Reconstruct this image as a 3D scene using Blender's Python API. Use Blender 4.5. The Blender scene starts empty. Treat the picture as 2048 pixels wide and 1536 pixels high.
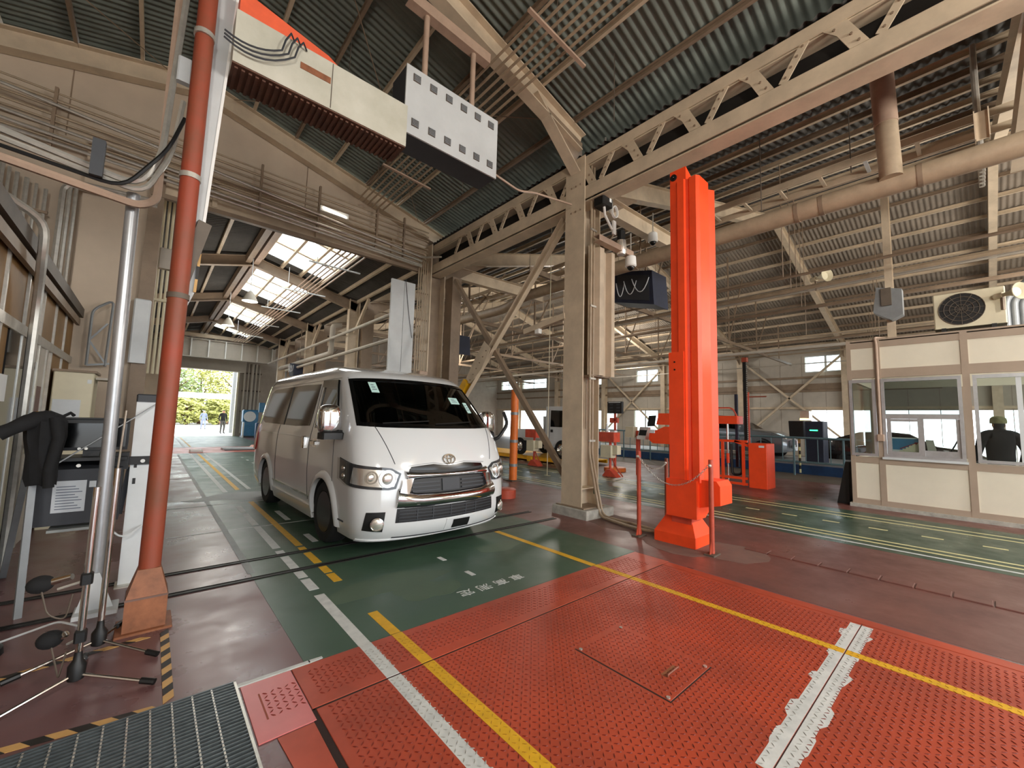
import bpy, bmesh, math, random
from mathutils import Vector, Matrix
random.seed(7)
PI = math.pi
SC = bpy.context.scene
COL = SC.collection
# ---------------------------------------------------------------- camera
cam_d = bpy.data.cameras.new('camera'); cam = bpy.data.objects.new('camera', cam_d); COL.objects.link(cam)
FL = 817.8176
cam_d.sensor_width = 36; cam_d.lens = FL * 36 / 2048; cam_d.clip_start = .05; cam_d.clip_end = 400
_y, _p, _r = math.radians(41.25625), math.radians(5.13417), math.radians(1.53211)
_f = Vector((math.sin(_y)*math.cos(_p), math.cos(_y)*math.cos(_p), math.sin(_p)))
_r0 = Vector((math.cos(_y), -math.sin(_y), 0)); _u0 = _r0.cross(_f)
_rr = _r0*math.cos(_r) + _u0*math.sin(_r); _uu = -_r0*math.sin(_r) + _u0*math.cos(_r)
cam.matrix_world = Matrix(((_rr.x, _uu.x, -_f.x, 0), (_rr.y, _uu.y, -_f.y, 0), (_rr.z, _uu.z, -_f.z, 1.5), (0, 0, 0, 1)))
SC.camera = cam
# ---------------------------------------------------------------- world, sun, exposure
W = bpy.data.worlds.new('world'); SC.world = W; W.use_nodes = True
bg = W.node_tree.nodes['Background']; bg.inputs[0].default_value = (.86, .93, 1, 1); bg.inputs[1].default_value = 4.2
sun_d = bpy.data.lights.new('sun', 'SUN'); sun_d.energy = 4.5; sun_d.angle = .02; sun_d.color = (1, .93, .8)
sun = bpy.data.objects.new('sun', sun_d); COL.objects.link(sun); sun.rotation_euler = (math.radians(42), 0, math.radians(115))
SC.view_settings.view_transform = 'Standard'; SC.view_settings.look = 'None'
SC.view_settings.gamma = 1; SC.view_settings.use_curve_mapping = False
SC.view_settings.exposure = 0.35
def area(name, loc, sx, sy, power, color=(1, .9, .76), rot=(0, 0, 0)):
    d = bpy.data.lights.new(name, 'AREA'); d.shape = 'RECTANGLE'; d.size = sx; d.size_y = sy; d.energy = power; d.color = color
    o = bpy.data.objects.new(name, d); COL.objects.link(o); o.location = loc; o.rotation_euler = rot; return o
# fill lights added without fixtures, plus bulbs of the annex pendants and cabin tube
def lamp(loc, power, r=.35, color=(1, .93, .84)):
    d = bpy.data.lights.new('fill_and_lamp_light', 'POINT'); d.energy = power; d.shadow_soft_size = r; d.color = color
    o = bpy.data.objects.new('fill_and_lamp_light', d); COL.objects.link(o); o.location = loc; return o
for loc, pw in (((-1.5, -3.5, 4.2), 480), ((4.2, -4.0, 4.4), 600), ((10, -5.0, 4.6), 700), ((17.5, -4.5, 4.6), 480), ((13.6, -1.5, 5.4), 120),
                ((14, 12, 6.0), 330), ((21.5, 14, 5.4), 330), ((14, 21, 6.0), 330), ((1.9, 13.8, 4.66), 90), ((1.9, 18.3, 4.66), 90), ((11.9, -.3, 2.7), 22)): lamp(loc, pw)
# ---------------------------------------------------------------- helpers
def lin(h):
    c = [int(h[i:i+2], 16)/255 for i in (0, 2, 4)]
    return tuple(x/12.92 if x <= .04045 else ((x+.055)/1.055)**2.4 for x in c) + (1,)
MATS = {}
def mat(name, h, rough=.5, metal=0., var=.12, scale=4., bump=0., coat=0., h2=None, stretch=(1, 1, 1), spec=.5, emit=0, rvar=0.):
    m = bpy.data.materials.new(name); m.use_nodes = True; nt = m.node_tree; b = nt.nodes['Principled BSDF']
    c = lin(h); L = nt.links.new
    b.inputs['Roughness'].default_value = rough; b.inputs['Metallic'].default_value = metal
    b.inputs['Coat Weight'].default_value = coat; b.inputs['Coat Roughness'].default_value = .03
    b.inputs['Specular IOR Level'].default_value = spec
    if var or h2:
        g = nt.nodes.new('ShaderNodeNewGeometry'); mp = nt.nodes.new('ShaderNodeMapping'); mp.inputs['Scale'].default_value = stretch
        n = nt.nodes.new('ShaderNodeTexNoise'); n.inputs['Scale'].default_value = scale; n.inputs['Detail'].default_value = 5; n.inputs['Roughness'].default_value = .62
        L(g.outputs['Position'], mp.inputs['Vector']); L(mp.outputs[0], n.inputs['Vector'])
        r = nt.nodes.new('ShaderNodeValToRGB'); r.color_ramp.elements[0].position = .32; r.color_ramp.elements[1].position = .68
        c2 = lin(h2) if h2 else tuple(x*(1+var) for x in c[:3]) + (1,)
        c1 = c if h2 else tuple(x*(1-var) for x in c[:3]) + (1,)
        r.color_ramp.elements[0].color = c1; r.color_ramp.elements[1].color = c2
        L(n.outputs['Fac'], r.inputs[0]); L(r.outputs[0], b.inputs['Base Color'])
        if bump:
            bp = nt.nodes.new('ShaderNodeBump'); bp.inputs['Strength'].default_value = bump; bp.inputs['Distance'].default_value = .01
            L(n.outputs['Fac'], bp.inputs['Height']); L(bp.outputs[0], b.inputs['Normal'])
        if rvar:
            mr = nt.nodes.new('ShaderNodeMapRange'); mr.inputs['To Min'].default_value = max(.02, rough-rvar); mr.inputs['To Max'].default_value = min(1, rough+rvar)
            mr.inputs['From Min'].default_value = .3; mr.inputs['From Max'].default_value = .7
            L(n.outputs['Fac'], mr.inputs['Value']); L(mr.outputs[0], b.inputs['Roughness'])
    else: b.inputs['Base Color'].default_value = c
    if emit: b.inputs['Emission Color'].default_value = c; b.inputs['Emission Strength'].default_value = emit
    MATS[name] = m; return m
def glass(name, h, alpha, rough=.02):
    m = bpy.data.materials.new(name); m.use_nodes = True; nt = m.node_tree; nt.nodes.clear(); L = nt.links.new
    o = nt.nodes.new('ShaderNodeOutputMaterial'); t = nt.nodes.new('ShaderNodeBsdfTransparent'); g = nt.nodes.new('ShaderNodeBsdfGlossy')
    t.inputs[0].default_value = lin(h); g.inputs['Roughness'].default_value = rough; g.inputs[0].default_value = (1, 1, 1, 1)
    f = nt.nodes.new('ShaderNodeFresnel'); f.inputs[0].default_value = 1.45; x = nt.nodes.new('ShaderNodeMixShader')
    ge = nt.nodes.new('ShaderNodeNewGeometry'); mu = nt.nodes.new('ShaderNodeMath'); mu.operation = 'MULTIPLY'; iv = nt.nodes.new('ShaderNodeMath'); iv.operation = 'SUBTRACT'; iv.inputs[0].default_value = 1
    L(ge.outputs['Backfacing'], iv.inputs[1]); L(f.outputs[0], mu.inputs[0]); L(iv.outputs[0], mu.inputs[1]); L(mu.outputs[0], x.inputs[0]); L(t.outputs[0], x.inputs[1]); L(g.outputs[0], x.inputs[2]); L(x.outputs[0], o.inputs[0])
    MATS[name] = m; return m
class MB:
    def __init__(s): s.v = []; s.f = []
    def add(s, vs, fs):
        b = len(s.v); s.v += [tuple(v) for v in vs]; s.f += [tuple(i+b for i in f) for f in fs]; return s
    def box(s, x0, x1, y0, y1, z0, z1):
        return s.add([(x0, y0, z0), (x1, y0, z0), (x1, y1, z0), (x0, y1, z0), (x0, y0, z1), (x1, y0, z1), (x1, y1, z1), (x0, y1, z1)],
                     [(3, 2, 1, 0), (4, 5, 6, 7), (0, 1, 5, 4), (1, 2, 6, 5), (2, 3, 7, 6), (3, 0, 4, 7)])
    def bbox(s, x0, x1, y0, y1, z0, z1, b=.01):   # box with chamfered vertical and top edges
        r = [(x0+b, y0), (x1-b, y0), (x1, y0+b), (x1, y1-b), (x1-b, y1), (x0+b, y1), (x0, y1-b), (x0, y0+b)]
        i = [(x0+b, y0+b), (x1-b, y0+b), (x1-b, y0+b), (x1-b, y1-b), (x1-b, y1-b), (x0+b, y1-b), (x0+b, y1-b), (x0+b, y0+b)]
        vs = [(x, y, z0) for x, y in r] + [(x, y, z1-b) for x, y in r] + [(x, y, z1) for x, y in i]
        fs = [tuple(range(7, -1, -1)), (16, 17, 19, 21)]
        for k in range(8):
            q = (k+1) % 8; fs.append((k, q, 8+q, 8+k)); fs.append((8+k, 8+q, 16+q, 16+k))
        return s.add(vs, fs)
    def bar(s, p, q, w, h, up=(0, 0, 1)):           # rectangular bar from p to q
        p, q, up = Vector(p), Vector(q), Vector(up); d = (q-p).normalized(); a = d.cross(up)
        if a.length < 1e-4: a = d.cross(Vector((1, 0, 0)))
        a.normalize(); u = a.cross(d); a *= w/2; u *= h/2
        return s.add([p-a-u, p+a-u, p+a+u, p-a+u, q-a-u, q+a-u, q+a+u, q-a+u], [(0, 1, 2, 3), (7, 6, 5, 4), (1, 0, 4, 5), (2, 1, 5, 6), (3, 2, 6, 7), (0, 3, 7, 4)])
    def hbeam(s, p, q, w, h, t=.012, up=(0, 0, 1), web=.01):
        p, q, up = Vector(p), Vector(q), Vector(up); d = (q-p).normalized(); a = d.cross(up); 
        if a.length < 1e-4: a = d.cross(Vector((1, 0, 0)))
        u = a.normalized().cross(d)
        o = u*(h/2-t/2)
        s.bar(p+o, q+o, w, t, up); s.bar(p-o, q-o, w, t, up); return s.bar(p, q, web, h-2*t, up)
    def chan(s, p, q, w, h, t=.01, up=(0, 0, 1), flip=1):
        p, q, up = Vector(p), Vector(q), Vector(up); d = (q-p).normalized(); a = d.cross(up).normalized(); u = a.cross(d)
        o = u*(h/2-t/2); s.bar(p+o, q+o, w, t, up); s.bar(p-o, q-o, w, t, up); e = a*(w/2-t/2)*flip; return s.bar(p+e, q+e, t, h-2*t, up)
    def tube(s, pts, r, n=8, cap=True, close=False):
        pts = [Vector(p) for p in pts]; N = len(pts); rs = r if isinstance(r, (list, tuple)) else [r]*N
        ring = []; u = None
        for i, p in enumerate(pts):
            a = pts[i-1] if (i or close) else p; b = pts[(i+1) % N] if (i < N-1 or close) else p
            t = (b-a).normalized()
            if u is None:
                u = t.cross(Vector((0, 0, 1)))
                if u.length < .05: u = t.cross(Vector((1, 0, 0)))
            else: u = u - t*u.dot(t)
            if u.length < 1e-5: u = t.orthogonal()
            u.normalize(); w = t.cross(u)
            ring.append([p + (u*math.cos(2*PI*k/n) + w*math.sin(2*PI*k/n))*rs[i] for k in range(n)])
        vs = [v for rg in ring for v in rg]; fs = []
        for i in range(N if close else N-1):
            a, b = i*n, ((i+1) % N)*n
            for k in range(n): fs.append((a+k, a+(k+1) % n, b+(k+1) % n, b+k))
        if cap and not close: fs.append(tuple(range(n-1, -1, -1))); fs.append(tuple((N-1)*n+k for k in range(n)))
        return s.add(vs, fs)
    def cyl(s, p, q, r, n=12): return s.tube([p, q], r, n)
    def lathe(s, prof, c=(0, 0, 0), n=20, axis='z', cap=True):
        vs = []; fs = []
        for r, h in prof:
            for k in range(n):
                a = 2*PI*k/n; x, y = r*math.cos(a), r*math.sin(a)
                v = {'z': (x, y, h), 'x': (h, x, y), 'y': (y, h, x)}[axis]; vs.append((v[0]+c[0], v[1]+c[1], v[2]+c[2]))
        for i in range(len(prof)-1):
            for k in range(n): fs.append((i*n+k, i*n+(k+1) % n, (i+1)*n+(k+1) % n, (i+1)*n+k))
        if cap: fs.append(tuple(range(n-1, -1, -1))); fs.append(tuple((len(prof)-1)*n+k for k in range(n)))
        return s.add(vs, fs)
    def ball(s, c, rx, ry=None, rz=None, n=12, m=8):
        ry = ry or rx; rz = rz or rx; vs = [(c[0], c[1], c[2]-rz)]; fs = []
        for i in range(1, m):
            b = -PI/2 + PI*i/m
            for k in range(n): a = 2*PI*k/n; vs.append((c[0]+rx*math.cos(b)*math.cos(a), c[1]+ry*math.cos(b)*math.sin(a), c[2]+rz*math.sin(b)))
        vs.append((c[0], c[1], c[2]+rz)); T = len(vs)-1
        for k in range(n):
            fs.append((0, 1+(k+1) % n, 1+k)); fs.append((T, T-n+k, T-n+(k+1) % n))
            for i in range(m-2): a = 1+i*n; fs.append((a+k, a+(k+1) % n, a+n+(k+1) % n, a+n+k))
        return s.add(vs, fs)
    def sball(s, c, rx, ry, rz, e=.5, n=24, m=14):   # rounded box
        P = lambda v: math.copysign(abs(v)**e, v); vs = []; fs = []
        for i in range(m+1):
            b = -PI/2+PI*i/m
            for k in range(n): a = 2*PI*k/n; vs.append((c[0]+rx*P(math.cos(b))*P(math.cos(a)), c[1]+ry*P(math.cos(b))*P(math.sin(a)), c[2]+rz*P(math.sin(b))))
        for i in range(m):
            for k in range(n): fs.append((i*n+k, i*n+(k+1) % n, (i+1)*n+(k+1) % n, (i+1)*n+k))
        return s.add(vs, fs)
    def prism(s, poly, axis, a, b):                 # poly in the two other axes (cyclic order: x->yz, y->xz, z->xy)
        def P(p, d): return {'x': (d, p[0], p[1]), 'y': (p[0], d, p[1]), 'z': (p[0], p[1], d)}[axis]
        n = len(poly); vs = [P(p, a) for p in poly] + [P(p, b) for p in poly]
        return s.add(vs, [tuple(range(n-1, -1, -1)), tuple(range(n, 2*n))] + [(k, (k+1) % n, n+(k+1) % n, n+k) for k in range(n)])
    def grid(s, G):
        nu, nv = len(G), len(G[0])
        return s.add([p for row in G for p in row], [(i*nv+j, i*nv+j+1, (i+1)*nv+j+1, (i+1)*nv+j) for i in range(nu-1) for j in range(nv-1)])
    def slab(s, A, B):                              # closed shell between two equal grids
        nu, nv = len(A), len(A[0]); n = nu*nv; f = []
        for i in range(nu-1):
            for j in range(nv-1):
                a, b, c, d = i*nv+j, i*nv+j+1, (i+1)*nv+j+1, (i+1)*nv+j; f += [(a, b, c, d), (d+n, c+n, b+n, a+n)]
        edge = [j for j in range(nv)] + [i*nv+nv-1 for i in range(1, nu)] + [(nu-1)*nv+j for j in range(nv-2, -1, -1)] + [i*nv for i in range(nu-2, 0, -1)]
        for k in range(len(edge)): a, b = edge[k], edge[(k+1) % len(edge)]; f.append((b, a, a+n, b+n))
        return s.add([p for r in A for p in r] + [p for r in B for p in r], f)
def mesh(name, mb, mats, smooth=False, fix=True):
    me = bpy.data.meshes.new(name); me.from_pydata([tuple(v) for v in mb.v], [], mb.f)
    for m in (mats if isinstance(mats, (list, tuple)) else [mats]): me.materials.append(m)
    if fix:
        bm = bmesh.new(); bm.from_mesh(me); bmesh.ops.recalc_face_normals(bm, faces=bm.faces[:]); bm.to_mesh(me); bm.free()
    if smooth:
        for p in me.polygons: p.use_smooth = True
        me.set_sharp_from_angle(angle=math.radians(smooth if smooth is not True else 40))
    return me
def link(name, me, parent=None):
    o = bpy.data.objects.new(name, me); COL.objects.link(o)
    if parent: o.parent = parent
    return o
def root_of(o):
    while o.parent: o = o.parent
    return o
def thing(name, label, cat, loc=(0, 0, 0), rz=0, group=None):
    o = bpy.data.objects.new(name, None); COL.objects.link(o); o.location = loc; o.rotation_euler = (0, 0, rz); o.empty_display_size = .1
    o['label'] = label; o['category'] = cat
    if group: o['group'] = group
    return o
def part(parent, name, mb, m, smooth=False, label=None, local=False, stuff=False):
    """mb is in world coordinates unless local"""
    r = root_of(parent)
    if not local:
        c, s = math.cos(-r.rotation_euler.z), math.sin(-r.rotation_euler.z); L = r.location
        mb.v = [((x-L.x)*c-(y-L.y)*s, (x-L.x)*s+(y-L.y)*c, z-L.z) for x, y, z in mb.v]
    o = link(name, mesh(name, mb, m, smooth), parent)
    if label: o['label'] = label
    if stuff: o['kind'] = 'stuff'
    return o
def solo(name, label, cat, mb, m, loc=None, smooth=False, group=None):   # a thing that is a single mesh
    if loc is None:
        xs, ys, zs = zip(*mb.v); loc = ((min(xs)+max(xs))/2, (min(ys)+max(ys))/2, min(zs))
    mb.v = [(x-loc[0], y-loc[1], z-loc[2]) for x, y, z in mb.v]
    o = link(name, mesh(name, mb, m, smooth)); o.location = loc; o['label'] = label; o['category'] = cat
    if group: o['group'] = group
    return o
def struct(name, mb, m, parent=None, smooth=False, stuff=False):
    o = link(name, mesh(name, mb, m, smooth), parent)
    if parent is None: o['kind'] = 'structure'
    if stuff: o['kind'] = 'stuff'
    return o
def copy_tree(o, parent=None, **kw):
    c = o.copy(); COL.objects.link(c); c.parent = parent
    for k, v in kw.items(): c[k] = v
    for ch in o.children: copy_tree(ch, c)
    return c
def text_mesh(txt, size, m, name, parent, M, ext=.0008, align='CENTER'):
    cu = bpy.data.curves.new('t', 'FONT'); cu.body = txt; cu.size = size; cu.extrude = ext; cu.align_x = align; cu.align_y = 'CENTER'; cu.resolution_u = 2
    to = bpy.data.objects.new('t', cu); COL.objects.link(to)
    me = bpy.data.meshes.new_from_object(to.evaluated_get(bpy.context.evaluated_depsgraph_get())); bpy.data.objects.remove(to)
    me.transform(M); me.materials.clear(); me.materials.append(m)
    o = link(name, me, parent)
    if parent:
        L = root_of(parent).location; rz = root_of(parent).rotation_euler.z
        me.transform(Matrix.Rotation(-rz, 4, 'Z') @ Matrix.Translation(-L))
    return o
def sag(p, q, d, n=8):
    p, q = Vector(p), Vector(q); return [p.lerp(q, i/n) - Vector((0, 0, d*4*(i/n)*(1-i/n))) for i in range(n+1)]
def bend(pts, r=.08, n=4):                      # polyline with rounded corners
    pts = [Vector(p) for p in pts]; out = [pts[0]]
    for a, b, c in zip(pts, pts[1:], pts[2:]):
        d1 = (a-b); d2 = (c-b); k = min(r, d1.length*.45, d2.length*.45); s = b+d1.normalized()*k; e = b+d2.normalized()*k
        for i in range(n+1): t = i/n; out.append(s*(1-t)**2 + b*2*t*(1-t) + e*t*t)
    return out + [pts[-1]]
# ---------------------------------------------------------------- materials
M_ = MATS
mat('cream_steel', 'cab9a0', .5, 0, .13, 3); mat('brown_steel', '8a7763', .55, 0, .16, 3); mat('dark_steel', '5d5348', .6, 0, .2, 3)
mat('pipe_paint', 'a8967e', .45, 0, .12, 6); mat('pipe_pink', 'ae9582', .5, 0, .1, 5); mat('galv', 'c2bfb6', .3, .5, .12, 14)
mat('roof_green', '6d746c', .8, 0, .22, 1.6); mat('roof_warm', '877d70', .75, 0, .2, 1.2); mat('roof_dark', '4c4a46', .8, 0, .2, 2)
mat('wall_cream', 'c4b4a0', .8, 0, .07, 1.5, .05); mat('wall_grey', 'a49a8e', .8, 0, .1, 2); mat('wall_panel', 'b7b0a4', .7, 0, .08, 2)
mat('orange', 'fa4f20', .42, 0, .06, 5); mat('orange_dark', 'cf5038', .5, 0, .14, 7); mat('rust_red', '78452f', .55, 0, .25, 2.2, .1, h2='9c4029')
mat('rust_brown', '8a5638', .6, 0, .3, 8, .15); mat('post_red', 'b44b34', .5, 0, .15, 9); mat('amber_pole', 'e57830', .45, 0, .1, 6)
mat('concrete', 'a9a79e', .85, 0, .22, 9, .2); mat('black', '0f1011', .5, 0, 0); mat('black_rubber', '141414', .75, 0, .3, 20); mat('black_gloss', '08090a', .12, 0, 0)
mat('charcoal', '34373c', .55, 0, .08, 5); mat('navy', '20273a', .6, 0, .15, 5); mat('chrome', 'd8d6d2', .1, 1, 0); mat('chrome_warm', 'd4d4d6', .07, 1, 0)
mat('white_metal', 'cfd4d6', .45, 0, .05, 4); mat('grey_metal', '8d9193', .42, .3, .08, 8); mat('alu', 'b5b8bb', .35, .6, .08, 10)
mat('yellow', 'e8b01c', .5, 0, .1, 6); mat('paper', 'dfe3e3', .8, 0, .03, 20); mat('paper_grey', 'b9bfc4', .8, 0, .05, 10); mat('ink', '5a6070', .8, 0, 0)
mat('ivory', 'd8d0b4', .5, 0, .06, 4); mat('blue', '3c7ba4', .45, 0, .12, 5); mat('deep_blue', '1f4672', .4, 0, .2, 4); mat('steel_blue', '5d7880', .45, 0, .1, 8)
mat('floor_red', '614445', .33, 0, .1, 1.4, .05, h2='775655', rvar=.16); mat('floor_red_right', '774c44', .40, 0, .1, 1.6, .05, h2='63423d', rvar=.14)
mat('floor_green', '37503f', .4, 0, .1, 1.7, .04, h2='435c4b', rvar=.12); mat('floor_green_right', '3b5340', .36, 0, .1, 1.7, .04, h2='2f4236', rvar=.14)
mat('line_white', 'd3d6d4', .6, 0, .1, 12, h2='bcc0bf'); mat('line_yellow', 'd6a51f', .55, 0, .12, 12); mat('line_pale', 'd5cf9a', .5, 0, .12, 9)
mat('plate_orange', 'bb4c31', .42, 0, .1, 1.5, .0, h2='96402c', rvar=.1); mat('plate_pink', 'c76d6c', .35, 0, .08, 3); mat('plate_seam', '2a1712', .8, 0, 0)
mat('patch_green', '4c604c', .5, 0, .1, 3); mat('patch_grey', '8b908f', .55, 0, .12, 3); mat('dusty', '72584f', .7, 0, .15, 4)
mat('tape_tan', 'c99f62', .6, 0, .08, 12); mat('tape_black', '23211f', .6, 0, .1, 12); mat('grate', '5d6569', .4, .45, .2, 18)
mat('van_white', 'd4d7d8', .16, 0, 0, coat=1.); mat('tint', '070708', .05, 0, 0, spec=.35); mat('cabin', '141415', .7, 0, 0); mat('seat_cloth', '1e1f21', .7, 0, .2, 20)
mat('lens_red', '9a1414', .15, 0, 0, coat=1.); mat('tyre', '131313', .8, 0, .2, 30); mat('rim_black', '3a3b3e', .2, .7, 0); mat('sticker', 'b9dcd6', .6, 0, 0)
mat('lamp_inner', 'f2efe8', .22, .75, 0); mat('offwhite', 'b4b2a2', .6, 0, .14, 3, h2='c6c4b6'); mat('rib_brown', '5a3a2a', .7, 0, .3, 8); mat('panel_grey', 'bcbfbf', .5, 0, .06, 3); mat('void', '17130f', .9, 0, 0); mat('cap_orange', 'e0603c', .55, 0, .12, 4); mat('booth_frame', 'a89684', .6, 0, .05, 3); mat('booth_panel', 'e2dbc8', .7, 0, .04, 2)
mat('brown_panel', '866437', .6, 0, .2, 2.2); mat('skin', 'b98a6c', .6, 0, 0); mat('hair', '1a1614', .7, 0, 0); mat('cloth_black', '111214', .9, 0, .3, 20); mat('cloth_blue', '7d86a8', .9, 0, .1, 10)
mat('cloth_grey', '4d4c4a', .9, 0, .2, 10); mat('cap_yellow', '8d8760', .8, 0, .25, 12); mat('leaf_yellow', 'b3b468', .7, 0, .35, 1.2); mat('leaf_green', '7f9058', .7, 0, .35, 1.2); mat('trunk', '5b3f2c', .9, 0, .2, 6)
mat('asphalt', 'b3b0aa', .85, 0, .08, .6); mat('sky_sheet', 'f4f6f7', .8, 0, 0); mat('white_paint', 'e6e6e2', .5, 0, .04, 5); mat('tube_light', 'fff6e4', .5, 0, 0, emit=3.0)
mat('led_green', '39f08a', .5, 0, 0, emit=3); mat('lamp_warm', 'ffd9a0', .5, 0, 0, emit=3); mat('tail_glow', 'ff2a3a', .4, 0, 0, emit=1.6)
def translucent(name, h):
    m = bpy.data.materials.new(name); m.use_nodes = True; nt = m.node_tree; nt.nodes.clear()
    o = nt.nodes.new('ShaderNodeOutputMaterial'); t = nt.nodes.new('ShaderNodeBsdfTranslucent'); t.inputs[0].default_value = lin(h); nt.links.new(t.outputs[0], o.inputs[0]); MATS[name] = m
translucent('skylight_sheet', 'fbfcfa')
glass('pane', 'e6ecea', .9); glass('pane_dim', 'b8bfbd', .8); glass('windscreen', '8f9a98', .7); glass('lens', 'f4f4f4', .9, .03)
# ================================================================ SETTING
floor = struct('floor', MB().box(-7, 27.4, -9, 33, -.3, 0), M_['floor_red'])
def sheet(name, m, x0, x1, y0, y1, z=.002, lab=None, parent=None, b=0.):
    o = struct(name, MB().box(x0, x1, y0, y1, b, z), m, parent or floor)
    if lab: o['label'] = lab
    return o
sheet('red_aisle', M_['floor_red_right'], 4.42, 7.0, -9, 33, .001)
sheet('red_aisle', M_['floor_red_right'], 9.95, 14.2, -9, 33, .001)
sheet('green_lane', M_['floor_green'], .82, 4.42, 2.76, 19.0, .002, 'green painted lane under the white van')
sheet('green_lane', M_['floor_green'], .82, 4.42, 22.4, 32.8, .002, 'green painted lane beyond the red band')
sheet('green_lane', M_['floor_green_right'], 7.0, 9.95, -9, 32, .002, 'green painted lane in front of the cabin')
sheet('red_band', M_['plate_orange'], .3, 5.3, 19.2, 22.3, .003, 'bright red band across the far lane')
sheet('dark_floor', M_['dark_steel'], 14.2, 27, -9, 32, .001)
def line(m, x0, x1, y0, y1, z=.0035, name=None): return sheet(name or ('yellow_line' if m != 'line_white' else 'white_line'), M_[m], x0, x1, y0, y1, z, b=.001)
for a, b in ((2.75, 3.73), (3.86, 4.15), (4.20, 4.39), (4.50, 4.93), (5.04, 5.17), (5.28, 6.45), (6.52, 7.35), (7.45, 8.0), (9.5, 18.8), (22.6, 31)): line('line_white', 1.14, 1.22, a, b)
for a, b in ((2.76, 3.16), (3.93, 4.16), (4.20, 4.40), (4.53, 4.93), (5.04, 5.17), (5.24, 8.3), (9.7, 18.8), (22.6, 31)): line('line_yellow', 1.365, 1.44, a, b)
for a, b in ((9.7, 18.8), (5.3, 5.7), (6.6, 7.3)): line('line_white', 1.56, 1.63, a, b)
line('line_yellow', 3.6, 3.68, 2.76, 4.39); line('line_yellow', 3.6, 3.68, 5.06, 18.8); line('line_white', 3.86, 3.92, 10, 18.8)
for y in (3.3, 3.82): line('line_white', 2.445, 2.495, y, y+.13)
for y in (10.6, 11.6, 12.6, 13.6, 14.6, 15.6, 16.6): line('line_white', 2.44, 2.5, y, y+.25)
for x, y, h in ((.25, 6.42, .02), (.25, 8.28, .05), (.3, 11.85, .04), (.3, 14.5, .06)): sheet('worn_line', M_['line_white'], x, 1.9, y, y+h, .003, b=.001)
sheet('worn_line', M_['patch_grey'], .80, .86, 4.6, 18.6, .003, b=.001)
for x, m in ((7.19, 'line_white'), (7.42, 'line_pale'), (7.62, 'line_pale'), (9.2, 'line_pale'), (9.48, 'line_pale')): line(m, x-.028, x+.028, -8, 31)
for k in range(46): line('line_pale', 8.44, 8.5, -5+.58*k+.18, -5+.58*k+.40, name='lane_dash')
def blob(name, m, cx, cy, rx, ry, z, seed, n=22, irr=.25):
    rnd = random.Random(seed); ph = [rnd.uniform(0, 6.28) for _ in range(4)]
    pts = []
    for k in range(n):
        a = 2*PI*k/n; r = 1 + irr*(math.sin(2*a+ph[0])*.5 + math.sin(3*a+ph[1])*.4 + math.sin(5*a+ph[2])*.35 + math.sin(8*a+ph[3])*.2)
        pts.append((cx+rx*r*math.cos(a), cy+ry*r*math.sin(a)))
    return struct(name, MB().prism(pts, 'z', .0005, z), M_[m], floor)
blob('worn_patch', 'patch_green', 1.75, 3.6, .5, .22, .0026, 3); blob('worn_patch', 'patch_green', 3.25, 3.85, .3, .16, .0026, 4); blob('worn_patch', 'patch_green', 1.95, 3.28, .28, .2, .0027, 9)
blob('worn_patch', 'patch_grey', 1.5, 8.9, .75, .5, .0028, 12, irr=.4)
blob('dusty_patch', 'dusty', 5.25, 2.45, .5, .75, .0022, 5); blob('dusty_patch', 'dusty', 5.5, 3.7, .45, .7, .0021, 6)
# floor lettering: 車高測定, read from the far side
text_mesh('車 高 測 定', .125, M_['line_white'], 'floor_lettering', floor, Matrix.Translation((2.47, 3.02, .0035)) @ Matrix.Rotation(PI, 4, 'Z') @ Matrix.Scale(1.22, 4, (1, 0, 0)))
# rail slots
for y in (4.44, 5.0):
    mb = MB().box(-1.4, 4.86, y-.028, y+.028, .001, .004); struct('rail_slot', mb, M_['black'], floor)
    for d in (-.03, .03): struct('rail_edge', MB().box(-1.4, 4.86, y+d-.006, y+d+.006, .001, .008), M_['void'], floor)
# drain channel cover on the right aisle: little cover plates
for k in range(34): struct('drain_cover', MB().bbox(5.62, 5.80, 1.98-.25*k-.24, 1.98-.25*k, .001, .012, .005), M_['floor_red_right'], floor)
# hazard tape round the column foot and along the grating
def tape(p, q, w, name='hazard_tape'):
    p, q = Vector((*p, 0)), Vector((*q, 0)); d = (q-p); n = int(d.length/.075); d.normalize(); s = Vector((-d.y, d.x, 0))*w
    for k in range(n):
        a = p+d*(k*.075); b = p+d*((k+1)*.075); sk = d*.045
        mb = MB(); vs = [a, b, b+s+sk, a+s+sk]; mb.add([v+Vector((0, 0, .001)) for v in vs]+[v+Vector((0, 0, .0032)) for v in vs], [(3, 2, 1, 0), (4, 5, 6, 7), (0, 1, 5, 4), (1, 2, 6, 5), (2, 3, 7, 6), (3, 0, 4, 7)])
        o = struct('tape_stripe', mb, M_['tape_black' if k % 2 else 'tape_tan'], floor)
tape((.165, 2.84), (.165, 3.76), -.045); tape((.16, 2.80), (-1.2, 2.98), -.05); tape((-.9, 3.62), (.1, 3.75), -.045)
# ---- outside ground
gr = struct('ground', MB().box(-60, 80, -60, 140, -.45, -.301), M_['asphalt'])
struct('apron', MB().box(-20, 40, 33, 80, -.3, -.004), M_['asphalt'], gr); struct('apron', MB().box(-20, 40, -40, -9, -.3, -.004), M_['asphalt'], gr); struct('apron', MB().box(27.4, 50, -9, 33, -.3, -.004), M_['asphalt'], gr)
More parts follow.
